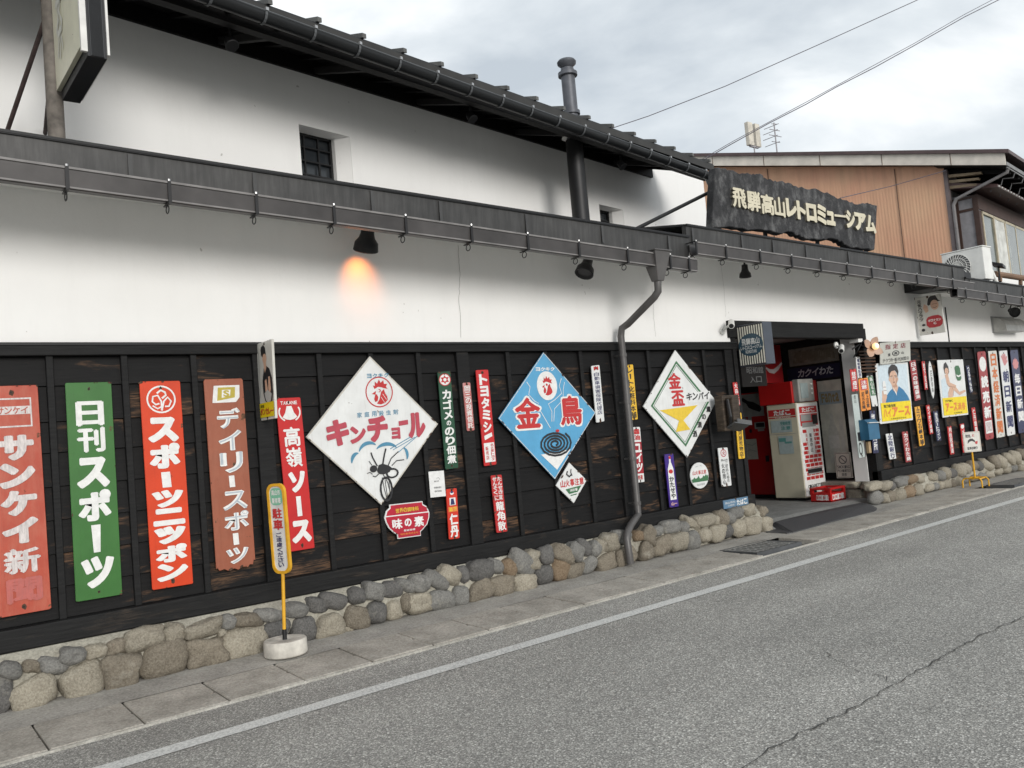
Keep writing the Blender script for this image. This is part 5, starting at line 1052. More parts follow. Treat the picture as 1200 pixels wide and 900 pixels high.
mb = MB(); mb.prism(pts, (0, .11, 0)); obj('slab', mb, mslab, lab, bevel=.008, seg=1)
cream = mat('cream_letter', (.62, .57, .43), .5, 0, .12, 9)
side = mat('letter_side', (.20, .18, .14), .6)
for ch, x0, x1, y0, y1 in (('飛', 140, 232, 180, 312), ('騨', 237, 328, 198, 335), ('高', 332, 418, 220, 357), ('山', 420, 492, 240, 370), ('レ', 500, 572, 252, 374), ('ト', 572, 632, 268, 388), ('ロ', 636, 704, 285, 402), ('ミ', 706, 770, 290, 420), ('ュ', 772, 830, 335, 425), ('ー', 830, 905, 362, 392), ('シ', 900, 962, 330, 445), ('ア', 960, 1038, 345, 462), ('ム', 1032, 1102, 360, 478)):
    wd = x1-x0; sl_ = .19*wd; y0 -= 9; y1 += 9
    if ch == 'ー': q = [Z2(x0, y0), Z2(x1, y0+sl_*.6), Z2(x1, y0+sl_*.6+14), Z2(x0, y0+14)]; vs = q; fs = [(0, 1, 2, 3)]
    else:
        f_ = Face(Z2(x0, y0), Z2(x1, y0+sl_), Z2(x0+(y1-y0-sl_)*.09, y1-sl_))
        t_ = MB(); fglyph(t_, f_, ch, 0, 0, 1, 1, 0, .042 if ord(ch) > 0x33ff else .075); vs, fs = t_.v, t_.f
    ec = {}
    for f in fs:
        for i in range(len(f)):
            e_ = (f[i], f[(i+1) % len(f)]); ec[e_] = 1
    bnd = [e_ for e_ in ec if (e_[1], e_[0]) not in ec]
    off = Vector((0, -.035, 0)); n = len(vs); mb = MB()
    mb.v = [Vector(v)+off for v in vs] + [Vector(v)+Vector((0, .004, 0)) for v in vs]
    mb.f = list(fs) + [(a_, b2, b2+n, a_+n) for a_, b2 in bnd]; mb.m = [0]*len(fs) + [1]*len(bnd)
    o = obj('letter', mb, [cream, side], lab)
mb = MB()
for x_ in (845, 900, 960, 1010):
    p = W(x_, 275, 6.42); mb = MB(); mb.box(p.x-.02, p.x+.02, 6.44, 6.48, segs[1][2](p.x)+.1, p.z+.35); obj('brace_post', mb, BLACK, lab)
mb = MB(); mb.tube([W(746, 268, 6.7), W(838, 222, 6.5)], .022, 8)
obj('brace_rod', mb, BLACK, lab)

# ================================================================== post with box sign, left
bp = thing('box_sign', 'weathered cream box sign with dark ribbed side on a grey post at the left', 'sign', W(66, 160, 6.0))
pc = W(66.5, 160, 6.0); mb = MB(); mb.lathe((pc.x, 6.0, 0), [(.052, 3.4), (.048, 5.9)], 14); obj('post', mb, RUSTP, bp, smooth=True)
A = W(67, 117, 5.93); Xf = A.x; D_ = WX(97.4, 81.5, Xf); yn = D_.y; zb1 = A.z; C_ = W(129.5, 88.8, yn)
x2 = C_.x
mb = MB(); mb.box(Xf+.03, x2-.012, yn+.005, 5.93, zb1, 5.9); obj('sign_box', mb, mat('box_dark', (.014, .015, .018), .55, 0, .2), bp)
mb = MB()
for i in range(16):
    x = Xf+.05+(x2-Xf-.08)*i/15; mb.box(x-.0035, x+.0035, yn-.002, yn+.006, zb1+.003, 5.9)
obj('side_rib', mb, mat('rib', (.025, .028, .032), .5), bp)
mb = MB(); mb.box(Xf, Xf+.026, yn+.02, 5.93, zb1+.06, 5.9); obj('face_panel', mb, enamel('old_cream', (.78, .76, .60), .4), bp)
mb = MB(); mb.box(Xf-.004, Xf+.03, yn-.006, yn+.018, zb1+.02, 5.9); mb.box(x2-.010, x2+.003, yn-.008, 5.93, zb1+.02, 5.9); obj('white_edge', mb, WHITEM, bp)
fr = Face(Vector((Xf-.002, 5.93, 5.4)), Vector((Xf-.002, yn+.02, 5.4)), Vector((Xf-.002, 5.93, zb1+.06)))
items(fr, [('old_lettering', paint('grey_lilac', (.42, .40, .42), .5), [('T', '民芸', (.52, .05, .80, .72), V, {'bold': .03})]), ('old_lettering', paint('old_white', (.70, .70, .64)), [('T', '喫茶', (.16, .25, .42, .92), V, {'bold': .02})])], bp)
mb = MB(); mb.tube([W(53, 22, 6.0), W(7, 158, 6.6)], .016, 8); mb.tube([W(61, 70, 6.02), W(52, 165, 6.9)], .014, 8); obj('stay_rod', mb, RUSTR, bp, smooth=True)

# ================================================================== lamps on the eaves
def spotlamp(px, py, Y, label, lit=False, aim=(0, .3, -1), s=1., cat='spotlight', ztop=None):
    p = W(px, py, Y); t = thing('spotlight', label, cat, p, 'spotlights under the eaves'); ax = Vector(aim).normalized()
    mb = MB(); mb.lathe(p, [(.026*s, -.10*s), (.042*s, -.09*s), (.046*s, -.03*s), (.055*s, 0), (.078*s, .03*s), (.085*s, .085*s), (.078*s, .09*s), (.06*s, .07*s)], 18, ax); obj('lamp_shade', mb, BLACK, t, smooth=True)
    mb = MB(); mb.tube([p-ax*.09*s, p-ax*.12*s, Vector((p.x, p.y-.01, p.z+.17*s)), Vector((p.x, p.y-.01, (ztop or p.z+.24*s)))], .012, 8); mb.box(p.x-.03, p.x+.03, p.y-.04, p.y+.02, (ztop or p.z+.24*s)-.01, (ztop or p.z+.24*s)); obj('mount', mb, BLACK, t)
    if lit:
        bm_ = bpy.data.materials.new('lit_bulb'); bm_.use_nodes = True; bb = bm_.node_tree.nodes['Principled BSDF']; bb.inputs['Emission Color'].default_value = (1, .42, .08, 1); bb.inputs['Emission Strength'].default_value = 6
        mb = MB(); mb.lathe(p+ax*.05, [(.045, 0), (.05, .01), (.03, .02)], 14, ax); obj('bulb', mb, bm_, t)
        L = bpy.data.lights.new('spotlight_beam', 'SPOT'); L.energy = 5.0; L.color = (1, .27, .05); L.spot_size = R(88); L.spot_blend = 1.0; L.shadow_soft_size = .03
        lo = bpy.data.objects.new('spotlight_beam', L); COL.objects.link(lo); lo.location = p+ax*.10; lo.rotation_euler = (-(Vector((.10, .74, -.66)))).to_track_quat('Z', 'Y').to_euler()
    return t
spotlamp(430, 279, 6.22, 'lit black spotlight throwing an orange glow on the plaster under the eaves', True, aim=(.05, .45, -.9), s=1.25)
spotlamp(687, 312, 6.2, 'unlit black spotlight under the eaves between the diamonds, tilted left', aim=(-.5, -.1, -.8), s=1.15)
spotlamp(873, 318, 6.2, 'unlit black spotlight hanging straight down left of the entrance', aim=(0, .05, -1), s=.85)
spotlamp(1187, 365, 6.2, 'round black floodlight under the eaves at the far right', aim=(-.6, -.6, -.3), s=1.05)
def eave_lamp(px, py, label):
    s_, z_ = SW(px, py, .75); p = S(s_, .75, z_); t = thing('spotlight', label, 'spotlight', p, 'spotlights under the upper eaves')
    mb = MB(); ax = Vector((.1, -.5, -.8)).normalized(); mb.lathe(p, [(.03, -.05), (.04, -.035), (.045, .02), (.055, .04), (.05, .045)], 14, ax); obj('lamp_shade', mb, BLACK, t, smooth=True)
    mb = MB(); mb.tube([p, p+Vector((0, 0, .16))], .012, 8); obj('mount', mb, BLACK, t)
eave_lamp(270, 50, 'small dark spotlight under the upper eaves at the left'); eave_lamp(552, 137, 'small dark spotlight under the upper eaves left of the flue'); eave_lamp(728, 193, 'small dark spotlight under the upper eaves right of the flue')
# vent hood, cameras
t = thing('vent_hood', 'rounded steel vent hood on the plaster at the far right', 'vent', W(1177, 390, 6.46)); a = W(1164, 390, 6.46); b = W(1189, 390, 6.46); z0 = a.z
prof = [(0, .26), (-.05, .26), (-.12, .24), (-.18, .19), (-.22, .11), (-.23, .0), (0, .0)]
mb = MB(); mb.prism([(a.x, 6.46+y, z0+z) for y, z in prof], (b.x-a.x-.0, 0, 0)); obj('hood', mb, mat('hood_steel', (.42, .42, .40), .35, .5), t, bevel=.004)
mb = MB(); mb.box(a.x-.03, b.x+.03, 6.45, 6.464, z0+.0, z0+.29); obj('flange', mb, STEEL, t)
def cctv(label, p, ax, base):
    t = thing('security_camera', label, 'camera', p, 'security cameras by the entrance'); ax = Vector(ax).normalized()
    mb = MB(); mb.lathe(p, [(.02, -.11), (.036, -.10), (.038, .06), (.034, .075)], 14, ax); obj('housing', mb, WHITEP, t, smooth=True)
    mb = MB(); mb.lathe(p+ax*.074, [(.03, 0), (.026, .004)], 12, ax); obj('lens', mb, BLACK, t)
    mb = MB(); mb.tube([p-ax*.04, base], .014, 8); mb.lathe(base, [(.045, 0), (.045, .02)], 12, (0, -1, 0)); obj('bracket', mb, WHITEP, t)
p = W(857, 380, 6.3); cctv('white security camera on the plaster left of the striped box sign', p, (-.7, -.5, -.35), Vector((p.x+.02, 6.46, p.z-.06)))
p = W(986, 409, 6.32); cctv('white security camera at the top right of the entrance opening', p, (-.8, -.4, -.4), Vector((p.x+.1, 6.46, p.z+.07)))
# ================================================================== striped hanging box sign
Xh = W(862, 400, 6.44).x + .03
fa = WX(862, 380.9, Xh); fb_ = WX(893.1, 376.6, Xh); fc_ = WX(866.3, 430.7, Xh)
hz1, hz0 = fb_.z, fc_.z; yF, yN = fa.y, fb_.y; xT = W(904, 380, yN).x
hs = thing('hanging_box_sign', 'box sign with cream stripes and a dark blue oval hanging at the entrance corner', 'sign', (Xh, (yF+yN)/2, hz0))
mb = MB(); mb.box(Xh, xT, yN, yF, hz0, hz1); obj('sign_box', mb, mat('slate_box', (.055, .065, .085), .45, 0, .15), hs, bevel=.004)
fr = Face(Vector((Xh, yF, hz1)), Vector((Xh, yN, hz1)), Vector((Xh, yF, hz0)))
items(fr, [('stripe_ground', paint('stripe_black', (.025, .025, .028)), [('R', (.02, .02, .98, .98))]), ('stripes', paint('stripe_cream', (.82, .80, .70)), [('R', (.045+i*.0885, .045, .045+i*.0885+.047, .965)) for i in range(11)]),
    ('oval', paint('oval_blue', (.03, .075, .11)), [('E', (.5, .5, .46, .27, 28))]), ('lettering', white, [('T', '飛騨高山', (.16, .34, .84, .50), Hh, {'bold': .02}), ('T', 'レトロミュージアム', (.10, .52, .90, .60), Hh, {'bold': .01}), ('T', '昭和の館', (.28, .62, .70, .70), Hh, {'bold': .0})])], hs)
mb = MB(); mb.box(Xh+.1, Xh+.14, 6.30, 6.47, hz1-.12, hz1-.08); mb.box(Xh+.1, Xh+.14, yF-.02, 6.47, hz0+.1, hz0+.14); obj('bracket', mb, BLACK, hs)
# ================================================================== old wooden box with tray
wb = thing('wooden_box', 'weathered wooden box with a small metal tray on the entrance post', 'box', W(852, 508, 6.3))
a = W(841, 464, 6.30); b = W(862, 462, 6.30); c = W(845, 506, 6.30)
mb = MB(); mb.box(a.x, b.x-.02, 6.24, 6.36, c.z, a.z); o = obj('back_board', mb, OLDWOOD, wb, bevel=.012)
mb = MB(); mb.box(a.x+.05, a.x+.16, 6.14, 6.24, c.z+.06, a.z-.03); obj('post_block', mb, OLDWOOD, wb, bevel=.015)
mb = MB(); mb.tube([(a.x+.04, 6.2, a.z-.05), (a.x+.03, 6.17, a.z-.25), (a.x+.05, 6.2, c.z+.05)], .02, 8); obj('iron_strap', mb, BLACK, wb)
p = W(864, 500, 6.16); mb = MB(); mb.obox(p, (.10, -.03, -.02), (.02, .09, -.035), (.0, .004, .006)); mb.obox(p+Vector((.02, -.09, .05)), (.09, -.03, -.02), (0, .005, 0), (0, 0, .025)); obj('tray', mb, METAL, wb)
# ================================================================== flower lamp
p = W(1022, 407, 6.25); fl = thing('flower_lamp', 'tan petalled lamp with a glowing bulb on an arm right of the entrance', 'lamp', p)
petal = mat('petal_tan', (.46, .31, .23), .5, 0, .15)
axf = Vector((-.35, -.9, .1)).normalized(); uu_ = axf.cross(Vector((0, 0, 1))).normalized(); vv_ = uu_.cross(axf)
for k in range(4):
    t0 = R(35+90*k); d_ = uu_*math.cos(t0)+vv_*math.sin(t0); e_ = axf.cross(d_); mb = MB(); ring = []
    for i in range(9):
        f = i/8; wdt = .062*math.sin(math.pi*min(1, .18+f*.82))**.7; ring.append((p+d_*(.03+.14*f)+axf*(.03*f*f)-e_*wdt, p+d_*(.03+.14*f)+axf*(.03*f*f+.01)+e_*wdt))
    for a_, b_2 in ring: mb.v += [a_, b_2, a_-axf*.006, b_2-axf*.006]
    for i in range(8): q = 4*i; mb.f += [(q, q+1, q+5, q+4), (q+2, q+6, q+7, q+3), (q, q+4, q+6, q+2), (q+1, q+3, q+7, q+5)]
    mb.m = [0]*len(mb.f); obj('petal', mb, petal, fl)
gl = bpy.data.materials.new('warm_bulb'); gl.use_nodes = True; bb = gl.node_tree.nodes['Principled BSDF']; bb.inputs['Emission Color'].default_value = (1, .55, .16, 1); bb.inputs['Emission Strength'].default_value = .8
mb = MB(); mb.lathe(p+axf*.02, [(.02, 0), (.045, .03), (.05, .055), (.035, .085), (.01, .095)], 14, axf); obj('bulb', mb, gl, fl, smooth=True)
mb = MB(); mb.tube([p, p-axf*.08, Vector((p.x-.1, 6.38, p.z+.06)), Vector((p.x-.18, 6.45, p.z+.0))], .012, 8); mb.tube([Vector((p.x-.05, 6.3, p.z)), Vector((p.x-.15, 6.3, p.z+.09)), Vector((p.x-.2, 6.35, p.z-.02)), Vector((p.x-.2, 6.43, p.z-.12))], .008, 6); obj('arm', mb, BLACK, fl)
# brown lattice behind the lamp
a = W(1006, 411, 6.445); b = W(1029, 436, 6.445); mb = MB()
t = thing('wood_lattice', 'small brown wooden lattice under the flower lamp', 'lattice', (a.x, 6.44, b.z))
for i in range(7):
    z = b.z+(a.z-b.z)*i/6.5; mb = MB(); mb.box(a.x, b.x-.05, 6.436, 6.452, z, z+.022); obj('slat', mb, m_wood('lattice_wood', (.04, .02, .012), (.09, .05, .03), (.14, .08, .05)) if i == 0 else bpy.data.materials['lattice_wood'], t)
# ================================================================== blue letter box
a = W(1012, 492, 6.36); b = W(1022, 492, 6.36); c = W(1015, 516, 6.36)
t = thing('letter_box', 'blue metal letter box on the wall right of the entrance', 'letter box', Vector((a.x, 6.3, c.z)))
mb = MB(); mb.prism([(a.x, 6.30, c.z), (a.x, 6.30, a.z-.05), (a.x, 6.35, a.z), (a.x, 6.44, a.z), (a.x, 6.44, c.z)], (b.x-a.x+.06, 0, 0)); obj('box_body', mb, mat('box_blue', (.035, .14, .25), .4, .1, .25, 5), t, bevel=.006)
mb = MB(); mb.bar((a.x-.01, 6.29, a.z-.045), (b.x+.06, 6.29, a.z-.055), .03, .010); obj('flap', mb, WHITEM, t)
mb = MB(); p = W(1018, 525, 6.42); mb.box(p.x-.03, p.x+.03, 6.40, 6.44, p.z-.07, p.z+.09); tag(obj('wood_tag', mb, mat('tan_tag', (.42, .30, .17), .7), None), 'small tan wooden tag hanging under the blue letter box', 'tag')

# ================================================================== entrance: machines
mred = mat('machine_red', (.42, .012, .012), .35, 0, .15, 3); mred2 = mat('machine_red_dark', (.26, .01, .012), .4, 0, .15, 3); mcream = mat('machine_cream', (.60, .56, .43), .45, 0, .12, 3)
mgrey = mat('machine_grey', (.33, .33, .32), .4, 0, .15)
P0 = G(945, 587, FLZ); P1 = G(912, 587, FLZ); XM = P0.x; YM = P0.y; YB = YM+.52; XMR = PWX-.03
zt1 = WX(934, 472, XM).z
TM = thing('cigarette_machine', 'cream cigarette vending machine with a red tiled display, in the entrance', 'vending machine', ((XM+XMR)/2, (YM+YB)/2, FLZ))
XW = W(963, 520, YM).x; XW = min(max(XW, XM+.55), XMR)
mb = MB(); mb.box(XM, XW, YM, YB, FLZ+.04, zt1); obj('cabinet', mb, mcream, TM, bevel=.012)
mb = MB(); mb.box(XM+.03, XW-.03, YM+.03, YB-.03, FLZ, FLZ+.04); obj('plinth', mb, BLACK, TM)
fr = Face(Vector((XM-.001, YB, zt1)), Vector((XM-.001, YM, zt1)), Vector((XM-.001, YB, FLZ+.04)))
items(fr, [('header', pred, [('R', (.05, .055, .95, .125)), ('R', (.05, .135, .95, .148))]), ('lettering', white, [('T', 'たばこ', (.22, .062, .80, .120), Hh, {'bold': .05}), ('T', 'TOBACCO', (.25, .136, .78, .148), Hh)]),
    ('notice', paint('pale_blue', (.42, .50, .50)), [('R', (.10, .17, .80, .30)), ('R', (.30, .34, .78, .53))]), ('notice_print', paint('teal', (.12, .32, .30)), [('T', '受動喫煙', (.42, .185, .76, .225), Hh), ('T', '注意', (.42, .235, .76, .275), Hh, {'bold': .04}), ('R', (.32, .36, .55, .40)), ('R', (.5, .40, .74, .42))]), ('seam', mgrey, [('R', (.03, .316, .90, .320))])], TM)
fr = Face(Vector((XM, YM-.001, zt1)), Vector((XW, YM-.001, zt1)), Vector((XM, YM-.001, FLZ+.04)))
tiles = []
for r_ in range(12):
    for c in range(4):
        sh = .0 if r_ % 2 else .1; a0 = .12+c*.2+sh*.4; tiles.append(('R', (a0, .29+r_*.045, min(a0+.175, .92), .29+r_*.045+.034)))
items(fr, [('white_front', white, [('R', (.02, .01, .98, .985))]), ('red_field', pred, [('R', (.10, .045, .92, .115)), ('R', (.10, .125, .92, .25))] + tiles), ('display', mgrey, [('R', (.14, .13, .62, .20)), ('R', (.16, .215, .80, .265)), ('R', (.22, .70, .88, .765))]),
    ('note', white, [('R', (.34, .29, .66, .56)), ('R', (.1, .33, .28, .42)), ('T', 'たばこ', (.2, .055, .82, .105), Hh, {'bold': .04})]), ('note_print', pblack, [('T', '販売中止', (.44, .33, .56, .53), V), ('R', (.66, .14, .90, .24)), ('R', (.2, .71, .86, .75)), ('T', 'CIGARETTES', (.14, .87, .88, .905), Hh), ('R', (.16, .93, .5, .975))])], TM)
# box with monitor on top
zt2 = WX(934, 446, XM).z; bx = thing('red_cabinet', 'red cabinet with a small screen standing on the cigarette machine', 'cabinet', ((XM+XW)/2, YM+.3, zt1))
mb = MB(); mb.box(XM-.02, XW+.1, YM+.04, YB+.1, zt1+.002, zt2); obj('cabinet', mb, mred, bx, bevel=.01)
q0, q1 = W(931, 444, YM-.02).x, W(952, 444, YM-.02).x
mb = MB(); mb.box(q0+.02, q1-.05, YM-.06, YM+.05, zt1+.01, zt2+.02); o = obj('screen_housing', mb, mat('screen_case', (.30, .30, .28), .4), bx, bevel=.015)
mb = MB(); mb.box(q0+.06, q1-.22, YM-.068, YM-.055, zt1+.06, zt2-.04); obj('screen', mb, mat('screen_glass', (.30, .36, .36), .15), bx)
mb = MB(); [mb.lathe((q1-.12, YM-.062, zt2-.06-.07*i), [(.016, 0), (.014, .012)], 10, (0, -1, 0)) for i in range(3)]; obj('knob', mb, WHITEP, bx)
# big red machine facing left
Pr = G(912.7, 583.0, FLZ+.02); XR_ = Pr.x; yr0 = Pr.y; yr1 = WX(864, 583, XR_).y; zr = WX(908, 457, XR_).z
RM = thing('drink_machine', 'large old red drinks vending machine with a bottle picture in the entrance', 'vending machine', (XR_+.3, (yr0+yr1)/2, FLZ))
mb = MB(); mb.box(XR_, min(XR_+.6, PWX-.02), yr0, yr1, FLZ+.06, zr); obj('cabinet', mb, mred, RM, bevel=.02)
mb = MB(); mb.box(XR_+.05, XR_+.5, yr0+.03, yr1-.03, FLZ, FLZ+.06); obj('plinth', mb, BLACK, RM)
fr = Face(Vector((XR_-.002, yr1, zr)), Vector((XR_-.002, yr0, zr)), Vector((XR_-.002, yr1, FLZ+.06)))
def fx(px, py): w = WX(px, py, XR_); return ((yr1-w.y)/(yr1-yr0), (zr-w.z)/(zr-FLZ-.06))
def fb4(a, b): (x0, y0), (x1, y1) = fx(*a), fx(*b); return (x0, y0, x1, y1)
r1_ = fb4((868, 463), (896, 487))
items(fr, [('picture', mat('picture_grey', (.33, .33, .32), .4, 0, .3, 5), [('R', r1_)]), ('notice', paint('pale_notice', (.52, .50, .44)), [('R', fb4((872, 515), (889, 538)))]), ('small_plate', mgrey, [('R', fb4((884, 495), (897, 502))), ('E', (*fx(879, 491), .05, .03, 14)), ('R', fb4((888, 503), (896, 505))), ('R', fb4((870, 490), (875, 492)))]),
    ('bottle', pblack, [('P', [(r1_[0]+(r1_[2]-r1_[0])*x, r1_[1]+(r1_[3]-r1_[1])*y) for x, y in ((.02, .18), (.10, .14), (.32, .30), (.55, .36), (.86, .56), (.90, .72), (.80, .82), (.55, .72), (.32, .60), (.22, .40), (.04, .28))])]),
    ('coin_slot', pblack, [('R', fb4((886, 496), (896, 500))), ('E', (*fx(880, 505), .035, .02, 12)), ('R', fb4((897, 534), (902, 541)))]), ('print', paint('print_grey', (.3, .3, .28)), [('L', [fx(874, 520), fx(882, 522), fx(886, 519)], .01), ('L', [fx(874, 530), fx(880, 527), fx(887, 529)], .01)])], RM)
# red panel with white wave, hanging; dark menu board
a = WX(897, 430, 10.0)
t = thing('wave_sign', 'dark red sign with a white wave hanging inside the entrance', 'sign', W(905, 445, 7.9)); TLw = W(903, 403, 7.9)
xa, xb = W(897, 430, 7.9).x, W(917, 430, 7.9).x; z_a, z_b = W(905, 404, 7.9).z, W(905, 449, 7.9).z
mb = MB(); mb.box(xa, xb, 7.9, 7.98, z_b, z_a); obj('sign_panel', mb, mred2, t, bevel=.01)
fr = Face(Vector((xa, 7.899, z_a)), Vector((xb, 7.899, z_a)), Vector((xa, 7.899, z_b))); items(fr, [('wave', paint('wave_grey', (.45, .42, .42)), [('L', [(.02, .60), (.2, .68), (.45, .70), (.7, .62), (.98, .48)], .04, True)])], t)
t = thing('menu_board', 'black menu board with faint white letters at the back left of the entrance', 'sign', Vector((9.3, 7.6, 2.1))); xa, xb = W(869, 440, 7.3).x, W(898, 440, 7.3).x; z_a, z_b = W(880, 424, 7.3).z, W(880, 453, 7.3).z
mb = MB(); mb.box(xa, xb, 7.3, 7.34, z_b, z_a+.06); obj('sign_panel', mb, INT, t)
fr = Face(Vector((xa, 7.299, z_a)), Vector((xb, 7.299, z_a)), Vector((xa, 7.299, z_b))); items(fr, [('lettering', paint('dim_white', (.10, .10, .10)), [('T', '昭和館', (.2, .2, .9, .48), Hh), ('T', '入口', (.3, .6, .8, .85), Hh)])], t)
# partition wall posters
PX = PWX-.004
def xsign(name, label, cat, a, b, c, body, its, X=PX, **k):
    A_, B_, C2 = WX(*a, X), WX(*b, X), WX(*c, X); z = (A_.z+B_.z)/2; A_.z = z; B_.z = z; C2 = Vector((X, A_.y, C2.z)); return sign(name, label, cat, A_, B_, C2, body, its, **k)
xsign('framed_panel', 'old framed wooden shop board above the navy banner inside the entrance', 'sign', (923, 408), (981.5, 403.5), (926, 430), mat('aged_panel', (.26, .23, .18), .6, 0, .5, 12), [
    ('frame_line', paint('frame_grey', (.30, .29, .26)), [border(.05, .09, .4), border(.12, .14, .5)]), ('lettering', paint('dim_gold', (.22, .19, .14)), [('T', '薬種商高山屋', (.14, .22, .86, .75), Hh, {'bold': .04})])], r=.004, screws=False)
xsign('cotton_banner', 'navy banner with pale lettering above the bottle poster inside the entrance', 'banner', (922, 431.5), (984, 426), (924, 448), mat('banner_navy', (.014, .014, .05), .8), [
    ('lettering', paint('dusty_white', (.65, .65, .70)), [('T', 'カクイわた', (.20, .16, .88, .74), Hh, {'bold': .03, 'slant': .2})])], r=.003, screws=False, thick=.006)
xsign('bottle_poster', 'pale weathered poster with a bottle and a blue band inside the entrance', 'poster', (957, 447), (985, 444), (968, 554), mat('poster_pale', (.78, .76, .66), .5, 0, .25, 5), [
    ('blue_band', paint('washed_blue', (.42, .52, .57)), [('R', (.04, .12, .96, .26))]), ('bottle', paint('bottle_pale', (.74, .73, .66)), [('P', [(.38, .36), (.52, .36), (.54, .46), (.68, .56), (.70, .90), (.24, .90), (.24, .56), (.37, .46)]), ('P', [(.74, .42), (.86, .42), (.90, .52), (.90, .80), (.74, .80)])]),
    ('label_band', paint('label_pale', (.82, .80, .75)), [('R', (.26, .60, .68, .74))]), ('lettering', paint('ochre_faint', (.38, .30, .14)), [('T', 'Fanta', (.12, .14, .86, .24), Hh, {'bold': .03})])], r=.004, screws=False)
a = WX(978, 530.5, 11.78)
xsign('smoking_board', 'grey no-smoking board leaning below the bottle poster', 'sign', (977.5, 531), (996, 529.6), (979, 560.5), mat('board_pale', (.62, .59, .52), .5, 0, .2), [
    ('frame_line', pblack, [border(.03, .045, 1.6)]), ('emblem', paint('grey_ink', (.12, .12, .12)), [('O', ell(.5, .28, .26, .17), ell(.5, .28, .20, .13)), ('L', [(.34, .18), (.66, .38)], .014), ('T', 'SMOKING', (.1, .50, .9, .62), Hh, {'bold': .02}), ('T', 'PROHIBITED', (.1, .66, .9, .76), Hh, {'bold': .01}), ('T', '禁煙', (.34, .80, .66, .92), Hh)])], X=11.74, r=.004, thick=.02, screws=False)
# crate
c0 = G(974, 588.6, FLZ); cx0, cy0 = c0.x, c0.y; cy1 = WX(950.7, 588, cx0).y; cx1 = min(W(991.6, 584, cy0).x, cx0+.46); hc = .20
cr8 = thing('bottle_crate', 'red plastic bottle crate with white script beside the cigarette machine', 'crate', ((cx0+cx1)/2, (cy0+cy1)/2, FLZ))
cred = mat('crate_red', (.48, .015, .015), .35, 0, .12)
mb = MB(); tt = .015
for (xa, xb, ya, yb) in ((cx0, cx0+tt, cy0, cy1), (cx1-tt, cx1, cy0, cy1), (cx0+tt, cx1-tt, cy0, cy0+tt), (cx0+tt, cx1-tt, cy1-tt, cy1)):
    mb.box(xa, xb, ya, yb, FLZ, FLZ+hc*.62); mb.box(xa-.004, xb+.004, ya-.004, yb+.004, FLZ+hc*.86, FLZ+hc)
for x_ in (cx0, cx1-.04):
    for y_ in (cy0, cy1-.04): mb.box(x_, x_+.04, y_, y_+.04, FLZ+hc*.62, FLZ+hc*.86)
mb.box(cx0, cx1, cy0, cy1, FLZ-.0+.003, FLZ+.015); obj('crate_body', mb, cred, cr8)
mb = MB(); 
for i in range(1, 5): mb.box(cx0+(cx1-cx0)*i/5-.003, cx0+(cx1-cx0)*i/5+.003, cy0+tt, cy1-tt, FLZ+.016, FLZ+hc*.6)
for i in range(1, 4): mb.box(cx0+tt, cx1-tt, cy0+(cy1-cy0)*i/4-.003, cy0+(cy1-cy0)*i/4+.003, FLZ+.016, FLZ+hc*.59)
obj('divider', mb, cred, cr8)
fr = Face(Vector((cx0-.001, cy1, FLZ+hc)), Vector((cx0-.001, cy0, FLZ+hc)), Vector((cx0-.001, cy1, FLZ))); items(fr, [('lettering', white, [('T', 'Coca-Cola', (.28, .48, .90, .88), Hh, {'bold': .02, 'slant': .15})])], cr8)
fr = Face(Vector((cx0, cy0-.001, FLZ+hc)), Vector((cx1, cy0-.001, FLZ+hc)), Vector((cx0, cy0-.001, FLZ))); items(fr, [('lettering', white, [('T', 'Coca-Cola', (.10, .48, .88, .88), Hh, {'bold': .02, 'slant': .15})])], cr8)
# ramp mat
mpx = [(897.6, 623.4), (900, 618.5), (904, 614.3), (909, 611.5), (915, 609.7), (938, 604.2), (970, 597), (1006.7, 589.4), (1012, 589.2), (1018, 590.3), (1027.8, 595.9), (1027, 598), (1024, 599.4), (970, 612.4), (945, 619), (929.7, 622.9), (922, 624)]
top = []
for i, (x, y) in enumerate(mpx):
    far = i in (4, 5, 6, 7, 8, 3, 9); w = G(x, y, .165 if far else .10); w.z = w.z if far else zg(w.y, w.x)+.016; top.append(w)
rampm, nt, b_ = _new('ribbed_rubber')
tcx = nt.nodes.new('ShaderNodeTexCoord'); wv_ = nt.nodes.new('ShaderNodeTexWave'); wv_.bands_direction = 'X'; wv_.inputs['Scale'].default_value = 12; nt.links.new(tcx.outputs['Object'], wv_.inputs['Vector'])
c = _ramp(nt, wv_.outputs['Color'], [(.3, (.03, .03, .032)), (.7, (.10, .10, .105))]); nt.links.new(c, b_.inputs['Base Color']); b_.inputs['Roughness'].default_value = .6; _bump(nt, b_, wv_.outputs['Color'], .8, .01)
mb = MB(); mb.prism(top, (0, 0, -.03)); t = thing('ramp_mat', 'long black ribbed rubber ramp mat across the entrance threshold', 'ramp mat', G(960, 612, .08)); obj('mat', mb, rampm, t)
# easel legs by the stone corner
t = thing('folding_stand', 'thin black folding stand leaning at the cobble corner of the entrance', 'stand', G(892, 610, .1)); mb = MB()
mb.tube([W(877, 583, 6.45), G(892.5, 609, .10)], .012, 8); mb.tube([W(879, 578, 6.6), G(884, 600, .12)], .012, 8); mb.tube([W(884, 598, 6.52), W(889, 597, 6.6)], .008, 6); obj('leg_frame', mb, BLACK, t)

